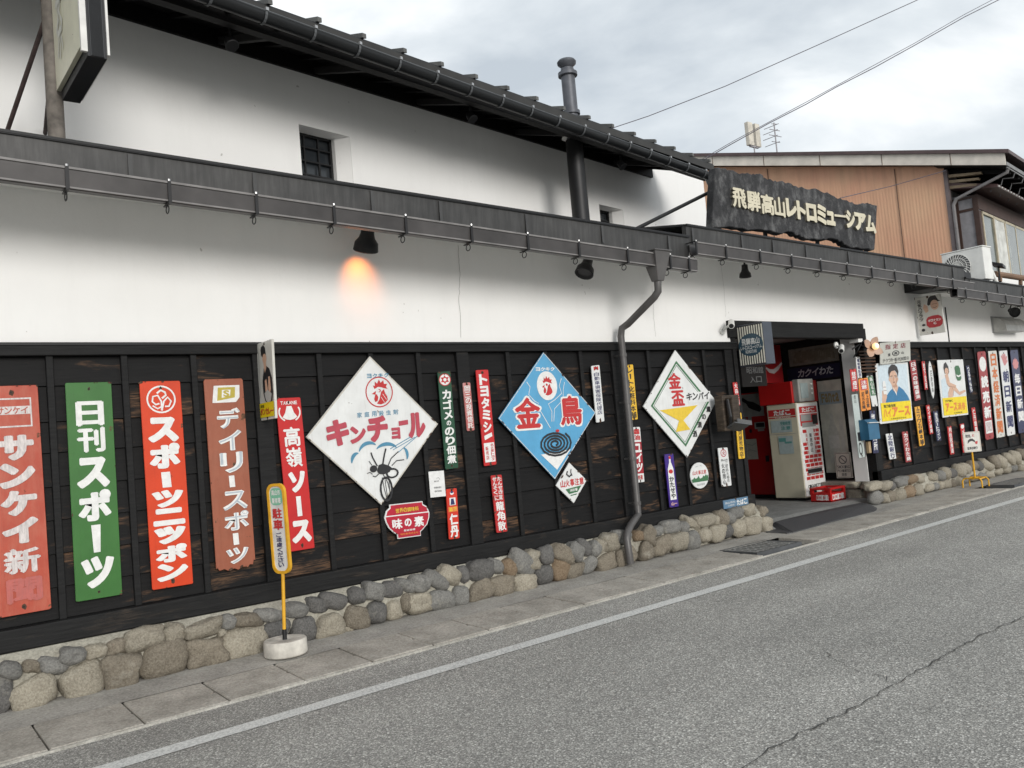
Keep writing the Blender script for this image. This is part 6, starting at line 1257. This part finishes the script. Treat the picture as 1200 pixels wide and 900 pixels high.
# ================================================================== kerb sign (yellow frame)
bpnt = G(335, 765, .07); bpnt = Vector((bpnt.x, bpnt.y, zg(bpnt.y, bpnt.x)+.008))
t = thing('kerb_sign', 'slim yellow-framed parking sign on a round white base at the kerb', 'stand sign', bpnt)
mb = MB(); mb.lathe(bpnt, [(.148, 0), (.155, .008), (.155, .10), (.148, .11), (.06, .112), (.05, .106), (.02, .106)], 28); obj('base', mb, mat('base_white', (.58, .55, .49), .75, 0, .35, 9, .3, 30), t, smooth=True)
ptop = W(331.5, 672, bpnt.y); pbot = bpnt+Vector((0, 0, .11)); ptop = Vector((ptop.x, bpnt.y, ptop.z))
mb = MB(); mb.tube([pbot+Vector((0, 0, .07)), ptop], .013, 10); obj('pole', mb, mat('pole_yellow', (.72, .38, .02), .4, 0, .2, 12), t, smooth=True)
mb = MB(); mb.tube([pbot-Vector((0, 0, .01)), pbot+Vector((0, 0, .07))], .016, 10); obj('pole_foot', mb, BLACK, t)
th = R(-68); hd = Vector((math.cos(th), math.sin(th), 0)); wv2 = .175; hp = .66; lean = Vector((-.012, 0, 1)).normalized()
TLk = ptop + lean*hp - hd*wv2/2; fr = Face(TLk, TLk+hd*wv2, TLk-lean*hp)
O_ = rrect(fr, .06, 6); I_ = rrect(fr, .05, 6, .11, .03, .89, .97)
mb = MB(); n = len(O_)
for h in (.012, -.012): mb.v += [fr.p(x, y, h) for x, y in O_+I_]
for i in range(n):
    j = (i+1) % n; mb.f += [(i, j, j+n, i+n), (2*n+i, 3*n+i, 3*n+j, 2*n+j), (i, i+2*n, j+2*n, j), (i+n, j+n, j+3*n, i+3*n)]
mb.m = [0]*len(mb.f); obj('frame', mb, bpy.data.materials['pole_yellow'], t)
mb = MB(); mb.prism([fr.p(x, y, .004) for x, y in I_], fr.n*-.008); obj('panel', mb, mat('panel_white', (.68, .68, .66), .4), t)
items(fr, [('green_field', paint('mint', (.20, .50, .34)), [('P', rrect(fr, .04, 5, .16, .05, .84, .24))]), ('lettering', white, [('T', '高山市', (.24, .07, .76, .13), Hh), ('T', '警察署', (.24, .16, .76, .22), Hh)]), ('lettering', pred, [('T', '駐車', (.22, .27, .78, .52), V, {'bold': .04})]), ('lettering', pnavy, [('T', 'ご遠慮ください', (.34, .54, .66, .93), V, {'bold': .02})])], t, h0=.006)
# yellow stand sign
q = W(1143, 563, 5.98); q.z = zg(q.y, q.x)+.006; t = thing('stand_sign', 'small white sign on a yellow tube stand by the far cobbles', 'stand sign', q); ymat = bpy.data.materials['pole_yellow']
zs0 = W(1142, 529, q.y).z; zs1 = W(1140, 505.5, q.y).z
mb = MB(); mb.tube([q+Vector((0, 0, .12)), Vector((q.x, q.y, zs0+.02))], .014, 8); obj('pole', mb, ymat, t)
mb = MB()
for sx in (-1, 1):
    P = [q+Vector((sx*.115, -.14, 0)), q+Vector((sx*.115, -.14, .10)), q+Vector((sx*.105, -.11, .14)), q+Vector((sx*.105, .11, .14)), q+Vector((sx*.115, .14, .10)), q+Vector((sx*.115, .14, 0))]; mb.tube(P, .012, 7)
mb.tube([q+Vector((-.105, 0, .13)), q+Vector((.105, 0, .13))], .012, 7); mb.tube([q+Vector((-.105, -.1, .13)), q+Vector((.105, -.1, .13))], .01, 7); mb.tube([q+Vector((-.105, .1, .13)), q+Vector((.105, .1, .13))], .01, 7); obj('base_frame', mb, ymat, t)
wa, wb2 = W(1131, 505.5, q.y), W(1147, 505, q.y); dx_ = (wb2.x-wa.x)*.62
hd = Vector((.82, -.57, 0)); ctr = Vector((q.x, q.y-.02, zs1)); L_ = .27
fr = Face(ctr-hd*L_/2, ctr+hd*L_/2, ctr-hd*L_/2-Vector((0, 0, zs1-zs0)))
mb = MB(); mb.prism([fr.p(x, y) for x, y in rrect(fr, .01)], fr.n*-.01); obj('panel', mb, E_cream, t)
items(fr, [('frame_line', paint('tan_line', (.5, .4, .3)), [border(.03, .05)]), ('emblem', pblack, [('P', [(.22, .58), (.26, .42), (.38, .34), (.54, .34), (.66, .44), (.68, .54), (.50, .46), (.36, .48)])]), ('emblem', pred, [('P', [(.68, .50), (.82, .48), (.80, .60), (.72, .64), (.66, .58)]), ('T', '止', (.52, .10, .66, .24), Hh)]), ('lettering', pblack, [('T', '飛び出し', (.14, .12, .48, .28), Hh), ('T', '駐車お断り', (.18, .74, .78, .88), Hh)])], t)

# ================================================================== neighbour house
HC = Vector((17.0, 7.4, 0)); HV = Vector((.991, .135, 0)).normalized(); HB = Vector((-HV.y, HV.x, 0))
def H(s, t_, z): v = HC + HV*s + HB*t_; v.z = z; return v
zc = WX(1107, 199, HC.x).z
def _gab(px, py):
    n_ = HV; d = ray(px, py); t = n_.dot(HC-EYEV.xy.to_3d())/n_.dot(d); w = EYEV + d*t; return (w-HC).dot(HB), w.z
_t1, _z1 = _gab(900, 199); PITCH = (_z1-zc)/_t1
hs_ = thing('neighbour_house', 'two-storey house behind with tan corrugated gable wall, deep eaves and a curtained window', 'building', H(2, 2, 2))
def rz(t_): return zc + .02 + PITCH*t_ if t_ <= 7 else zc + .02 + PITCH*7 - PITCH*(t_-7)
mb = MB(); pit = .062; nrib = int(9/pit)
for i in range(nrib*2+1):
    t_ = i*pit/2; o_ = -.0 if i % 2 else -.0035; mb.v += [H(o_, t_, 2.6), H(o_, t_, rz(t_)+.05)]
mb.f = [(2*i, 2*i+1, 2*i+3, 2*i+2) for i in range(nrib*2)]; mb.m = [0]*len(mb.f)
mclad, nt, b_ = _new('tan_corrugated_sheet')
geo = nt.nodes.new('ShaderNodeNewGeometry')
c = _ramp(nt, _noise(nt, .55, 5, .6), [(.35, (.66, .35, .225)), (.65, (.68, .43, .265))]); s = _ramp(nt, _noise(nt, 3, 5, .65, (3, 3, .25)), [(.4, 1.0), (.8, .8)]); c = _mix(nt, 1, c, s, 'MULTIPLY')
nt.links.new(c, b_.inputs['Base Color']); b_.inputs['Roughness'].default_value = .6
obj('corrugated_cladding', mb, mclad, hs_)
for t_ in (.9, 3.6, 5.4): mb = MB(); mb.prism([H(-.018, t_, 2.6), H(-.018, t_+.012, 2.6), H(-.018, t_+.012, rz(t_)), H(-.018, t_, rz(t_))], HV*.01); obj('cladding_joint', mb, mat('joint_brown', (.12, .075, .05), .7), hs_)
mb = MB(); mb.prism([H(-.02, -.05, 2.6), H(-.02, .02, 2.6), H(-.02, .02, zc), H(-.02, -.05, zc)], HV*.1); obj('corner_trim', mb, mat('corner_grey', (.16, .13, .13), .7), hs_)
mb = MB(); mb.prism([H(.0, .0, 2.6), H(.0, 9, 2.6), H(0, 9, rz(9)), H(0, 7, rz(7)), H(0, 0, zc)], HV*7); obj('house_body', mb, mat('house_grey', (.16, .15, .15), .8), hs_)
# roof with bargeboard
te = -1.12; bb_ = .24
def rp(s, t_, dz): return H(s, t_, zc + .03 + PITCH*t_ + dz)
mb = MB(); mb.prism([rp(-.28, te, .02), rp(-.28, 7, .02), rp(-.28, 7, bb_), rp(-.28, te, bb_)], HV*.03); obj('bargeboard', mb, mat('bargeboard_cream', (.66, .61, .54), .6, 0, .2, 4), hs_)
for k in range(6):
    t_ = te+.9+k*1.25; mb = MB(); mb.prism([rp(-.286, t_, .02), rp(-.286, t_+.012, .02), rp(-.286, t_+.012, bb_), rp(-.286, t_, bb_)], HV*.006); obj('bargeboard_joint', mb, bpy.data.materials['joint_brown'], hs_)
mb = MB(); mb.prism([rp(-.33, te-.08, bb_), rp(-.33, 7, bb_), H(-.33, 15, zc+PITCH*7-PITCH*8+bb_), H(-.33, 15, zc+PITCH*7-PITCH*8+bb_+.07), rp(-.33, 7, bb_+.07), rp(-.33, te-.08, bb_+.07)], HV*8.5); obj('roof', mb, mat('roof_brown', (.085, .055, .055), .5, .1), hs_)
mb = MB(); mb.prism([rp(-.25, te, .0), rp(-.25, .1, .0), rp(-.25, .1, .03), rp(-.25, te, .03)], HV*8.2); obj('eave_boarding', mb, DARKWOOD, hs_)
mb = MB(); mb.prism([rp(-.2, te, .10), rp(-.2, te+.02, .10), rp(-.2, te+.02, -.02), rp(-.2, te, -.02)], HV*8.2); obj('eave_fascia', mb, mat('eave_iron', (.2, .2, .2), .5), hs_)
for k in range(7):
    s_ = .15+k*.62; mb = MB(); mb.prism([rp(s_, te+.05, -.0), rp(s_, .05, -.0), rp(s_, .05, -.10), rp(s_, te+.05, -.07)], HV*.07); obj('rafter', mb, DARKWOOD, hs_)
    P = [rp(s_+.2, te+.0, .0), rp(s_+.2, te+.05, -.12), rp(s_+.2, te+.22, -.14), rp(s_+.2, te+.26, -.26), rp(s_+.2, te+.42, -.28), rp(s_+.2, te+.45, -.4)]
    mb = MB(); mb.tube(P, .012, 6); obj('eave_strap', mb, mat('strap_grey', (.16, .16, .165), .5), hs_)
mb = MB()
for k in range(3): mb.prism([H(.05, -.05-.0*k, zc-.10-.11*k), H(.05, -.62+.05*k, zc-.20-.10*k), H(.05, -.62+.05*k, zc-.24-.10*k), H(.05, -.05, zc-.16-.11*k)], HV*.10)
obj('eave_bracket', mb, mat('bracket_tan', (.34, .26, .17), .7), hs_)
mb = MB(); mb.tube([rp(-.05, te+.02, .02), rp(-.05, te+.05, -.08), H(-.02, -.16, zc-.62), H(-.02, -.10, zc-.72), H(-.02, -.10, 2.9)], .034, 10); obj('drainpipe', mb, mat('drain_grey', (.20, .19, .19), .4, .2), hs_, smooth=True)
# bay with window
zsill, zhead = 3.05, W(1153.7, 249, 7.05).z
bs0, bs1, bo = .30, 4.2, -.42
mb = MB(); mb.prism([H(bs0, 0, 2.6), H(bs0, bo, 2.6), H(bs0, bo, zhead+.30), H(bs0, 0, zhead+.36)], HV*(bs1-bs0)); obj('bay_wall', mb, mat('bay_grey', (.27, .265, .28), .75), hs_)
brn = mat('frame_brown', (.055, .028, .020), .55)
for (a_, b_2) in ((bo-.02, bo+.07), (-.10, -.02)):
    mb = MB(); mb.prism([H(bs0-.02, a_, 2.6), H(bs0-.02, b_2, 2.6), H(bs0-.02, b_2, zhead+.3), H(bs0-.02, a_, zhead+.3)], HV*.02); obj('bay_post', mb, brn, hs_)
for z_ in (zhead+.02, zhead+.26): mb = MB(); mb.prism([H(bs0-.015, bo, z_), H(bs0-.015, 0, z_), H(bs0-.015, 0, z_+.05), H(bs0-.015, bo, z_+.05)], HV*.015); obj('bay_rail', mb, brn, hs_)
mb = MB(); mb.prism([H(bs0, bo-.025, zhead), H(bs0+.14, bo-.025, zhead), H(bs0+.14, bo-.025, 2.6), H(bs0, bo-.025, 2.6)], HB*.03); mb.prism([H(bs0, bo-.025, zhead+.32), H(bs1, bo-.025, zhead+.32), H(bs1, bo-.025, zhead+.03), H(bs0, bo-.025, zhead+.03)], HB*.024); obj('window_surround', mb, brn, hs_)
ws0, ws1 = bs0+.15, bs1-.1
mb = MB(); tan_ = mat('sash_tan', (.48, .42, .30), .45)
for (a_, b_2, z0_, z1_) in ((ws0, ws1, zhead-.05, zhead), (ws0, ws1, zsill, zsill+.05), (ws0, ws0+.05, zsill, zhead), (ws0+.75, ws0+.81, zsill, zhead), (ws0+1.55, ws0+1.63, zsill, zhead), (ws0+2.35, ws0+2.41, zsill, zhead)):
    mb.prism([H(a_, bo-.04, z0_), H(b_2, bo-.04, z0_), H(b_2, bo-.04, z1_), H(a_, bo-.04, z1_)], HB*.03)
wd_ = obj('window', mb, tan_, hs_)
mb = MB(); n = 60
for i in range(n+1):
    s_ = ws0+.82+(1.2)*i/n; o_ = bo-.004+.012*math.sin(i*.95)+.006*math.sin(i*2.3); mb.v += [H(s_-.25*0, o_-.016, zsill), H(s_-.10*math.sin(i/n*1.5), o_-.016, zhead-.04)]
mb.f = [(2*i, 2*i+2, 2*i+3, 2*i+1) for i in range(n)]; mb.m = [0]*n; obj('curtain', mb, mat('curtain_white', (.62, .63, .60), .8), wd_)
mb = MB(); mb.prism([H(ws0+.05, bo-.012, zsill), H(ws0+.75, bo-.012, zsill), H(ws0+.75, bo-.012, zhead), H(ws0+.05, bo-.012, zhead)], HB*.006); mb.prism([H(ws0+1.63, bo-.034, zsill), H(ws1, bo-.034, zsill), H(ws1, bo-.034, zhead), H(ws0+1.63, bo-.034, zhead)], HB*.006); obj('pane', mb, mat('pane_green_grey', (.10, .125, .12), .12), wd_)
# small roof over the bay
mb = MB(); mb.prism([H(bs0-.25, 0, zhead+.62), H(bs0-.25, bo-.45, zhead+.36), H(bs0-.25, bo-.45, zhead+.30), H(bs0-.25, 0, zhead+.5)], HV*4.6); obj('bay_roof', mb, mat('bay_roof_brown', (.07, .035, .032), .55), hs_)
mb = MB()
for k in range(22): mb.obox(H(bs0-.2+k*.2, bo-.46, zhead+.32), HV*.035, HB*.012, (0, 0, .012))
obj('roof_clip', mb, mat('clip_white', (.55, .55, .53), .5), hs_)
# aerials
def aerial(label, px, y0, y1, Y, kind):
    a_, b_2 = W(px, y0, Y), W(px, y1, Y); t = thing('aerial', label, 'aerial', b_2)
    mb = MB(); mb.tube([b_2+Vector((0, 0, -.6)), Vector((b_2.x, Y, a_.z))], .022, 6); obj('mast', mb, mat('mast_grey', (.32, .31, .33), .5), t)
    h_ = a_.z-b_2.z; mb = MB()
    if kind == 'yagi':
        for j, (zz_, L) in enumerate(((.95, .25), (.78, .5), (.62, .6), (.45, .4))):
            mb.tube([(b_2.x-L*.5, Y, b_2.z+h_*zz_), (b_2.x+L*.5, Y, b_2.z+h_*zz_+.03)], .012, 5); mb.tube([(b_2.x-L*.3, Y-.2, b_2.z+h_*(zz_-.05)), (b_2.x-L*.3, Y+.3, b_2.z+h_*(zz_-.05))], .01, 5)
        obj('elements', mb, bpy.data.materials['mast_grey'], t)
    else:
        for dx_ in (-.17, .17): mb.box(b_2.x+dx_-.11, b_2.x+dx_+.11, Y-.06, Y+.06, b_2.z+h_*.32, b_2.z+h_)
        obj('antenna_panel', mb, mat('panel_beige', (.60, .56, .48), .5), t); mb = MB(); mb.box(b_2.x-.2, b_2.x+.2, Y-.03, Y+.03, b_2.z+h_*.28, b_2.z+h_*.33); obj('crossbar', mb, bpy.data.materials['mast_grey'], t)
aerial('twin-panel mobile aerial on a mast beyond the dark slab sign', 885, 146, 184, 14.5, 'cell'); aerial('television aerial on the roof of the tan house', 911.5, 145, 186, 14.0, 'yagi')
# air conditioner
XA = 14.45; a = WX(1102.5, 297, XA); b = WX(1151, 288.5, XA); zr3 = segs[1][2](14.2)
ya0, ya1 = b.y, a.y; zA = WX(1151, 288.5, XA).z; zB = WX(1158, 326, XA).z; xA2 = XA+.30
ac = thing('air_conditioner', 'white outdoor air conditioner unit on the low roof in front of the house', 'air conditioner', (XA+.15, (ya0+ya1)/2, zB))
mb = MB(); mb.box(XA, xA2, ya0, ya1, zB, zA); obj('casing', mb, WHITEP, ac, bevel=.012)
mb = MB(); mb.box(XA-.01, xA2+.01, ya0-.01, ya1+.01, zA, zA+.018); obj('lid', mb, WHITEP, ac, bevel=.005)
cy_ = ya1-(ya1-ya0)*.36; cz_ = (zA+zB)/2; rf = min((zA-zB)*.43, (ya1-ya0)*.33)
mb = MB(); mb.lathe((XA-.002, cy_, cz_), [(rf, 0), (rf, .006)], 28, (-1, 0, 0)); obj('fan_opening', mb, mat('fan_dark', (.10, .10, .10), .6), ac)
mb = MB()
for k in range(28):
    t0 = 2*math.pi*k/28; P = [Vector((XA-.012, cy_+math.cos(t0+q*.5)*rf*q, cz_+math.sin(t0+q*.5)*rf*q)) for q in (.2, .4, .6, .8, 1.0)]; mb.tube(P, .0045, 4, caps=False)
for q in (.45, .72, 1.0): mb.tube([Vector((XA-.012, cy_+math.cos(i*math.pi/12)*rf*q, cz_+math.sin(i*math.pi/12)*rf*q)) for i in range(25)], .004, 4, caps=False)
mb.lathe((XA-.008, cy_, cz_), [(rf*.2, 0), (rf*.17, .012)], 14, (-1, 0, 0)); obj('fan_grille', mb, WHITEP, ac)
mb = MB(); mb.box(XA+.01, XA+.05, ya0+.08, ya0+.14, zB-.05, zB); mb.box(XA+.01, XA+.05, ya1-.14, ya1-.08, zB-.06, zB); mb.box(XA-.06, xA2+.1, ya0+.06, ya0+.12, zB-.09, zB-.05); mb.box(XA-.06, xA2+.1, ya1-.16, ya1-.10, zB-.12, zB-.06); obj('foot', mb, WHITEM, ac)
mb = MB(); mb.tube([Vector((xA2, ya0+.10, zB+.18)), Vector((xA2+.12, ya0+.08, zB+.16)), Vector((xA2+.26, ya0+.05, zB-.12))], .035, 10); obj('hose', mb, WHITEP, ac, smooth=True)
t = thing('floodlight', 'small black floodlight beside the air conditioner', 'floodlight', W(1170, 314, 5.95)); p = W(1170, 311, 5.95); mb = MB(); mb.obox(p, (.13, .03, -.01), (-.02, .08, .03), (0, 0, .025)); mb.tube([p, p+Vector((-.02, 0, -.25))], .014, 8); obj('lamp_housing', mb, BLACK, t)
t = thing('timber_rail', 'brown timber rail lying along the low roof right of the air conditioner', 'rail', W(1185, 330, 6.1)); mb = MB(); mb.tube([W(1166, 321, 6.1), W(1260, 335, 6.1)], .05, 10); obj('pole', mb, mat('rail_brown', (.20, .12, .075), .7), t)
mb = MB(); mb.bar(W(1172, 330, 6.1), W(1172, 320, 6.1), .05, .05, up=(0, 1, 0)); mb.bar(W(1196, 334, 6.1), W(1196, 324, 6.1), .05, .05, up=(0, 1, 0)); obj('rail_post', mb, mat('rail_brown', (.20, .12, .075), .7), t)

# ================================================================== overhead cables
CAB = mat('cable_grey', (.10, .09, .11), .6)
def cable(label, pts, r, extra=None):
    P = []
    for i in range(len(pts)-1):
        a_, b_2 = W(*pts[i]), W(*pts[i+1])
        for k in range(6): P.append(a_.lerp(b_2, k/6))
    P.append(W(*pts[-1])); t = thing('overhead_cable', label, 'cable', P[0]); mb = MB(); mb.tube(P, r, 6); obj('strand', mb, CAB, t)
    if extra:
        Q = []
        for i in range(len(extra)-1):
            a_, b_2 = W(*extra[i]), W(*extra[i+1])
            for k in range(4): Q.append(a_.lerp(b_2, k/4))
        Q.append(W(*extra[-1])); mb = MB(); mb.tube(Q, r*.7, 6); obj('hanger_wire', mb, CAB, t)
cable('thin single cable crossing the sky, the upper one', [(700, 156, 11.5), (760, 136, 11), (850, 101, 10), (960, 52, 9), (1075, 0, 8), (1260, -90, 7)], .008)
lo_ = [(822, 189, 11.5), (855, 170, 11), (900, 145, 10.5), (945, 122, 10.2), (980, 102, 9.8), (1025, 79, 9.4), (1072, 53, 9), (1130, 20, 8.5), (1172, -1, 8.2), (1300, -66, 7.5)]
hi_ = [(822, 187, 11.5), (860, 165, 11), (945, 119.5, 10.2), (1025, 76, 9.4), (1072, 50.5, 9), (1130, 17, 8.5), (1172, -5, 8.2), (1300, -70, 7.5)]
cable('double cable crossing the sky down to the end of the upper roof, the lower one', lo_, .010, hi_)
t = thing('house_wire', 'thin wire slung across the tan gable wall to the dark slab sign', 'wire', W(990, 232, 9)); mb = MB(); mb.tube([W(985, 232, 6.8), W(1045, 218, 8.0), W(1108, 200, 7.2)], .007, 5); obj('strand', mb, CAB, t)

bpy.data.objects.remove(_fo)
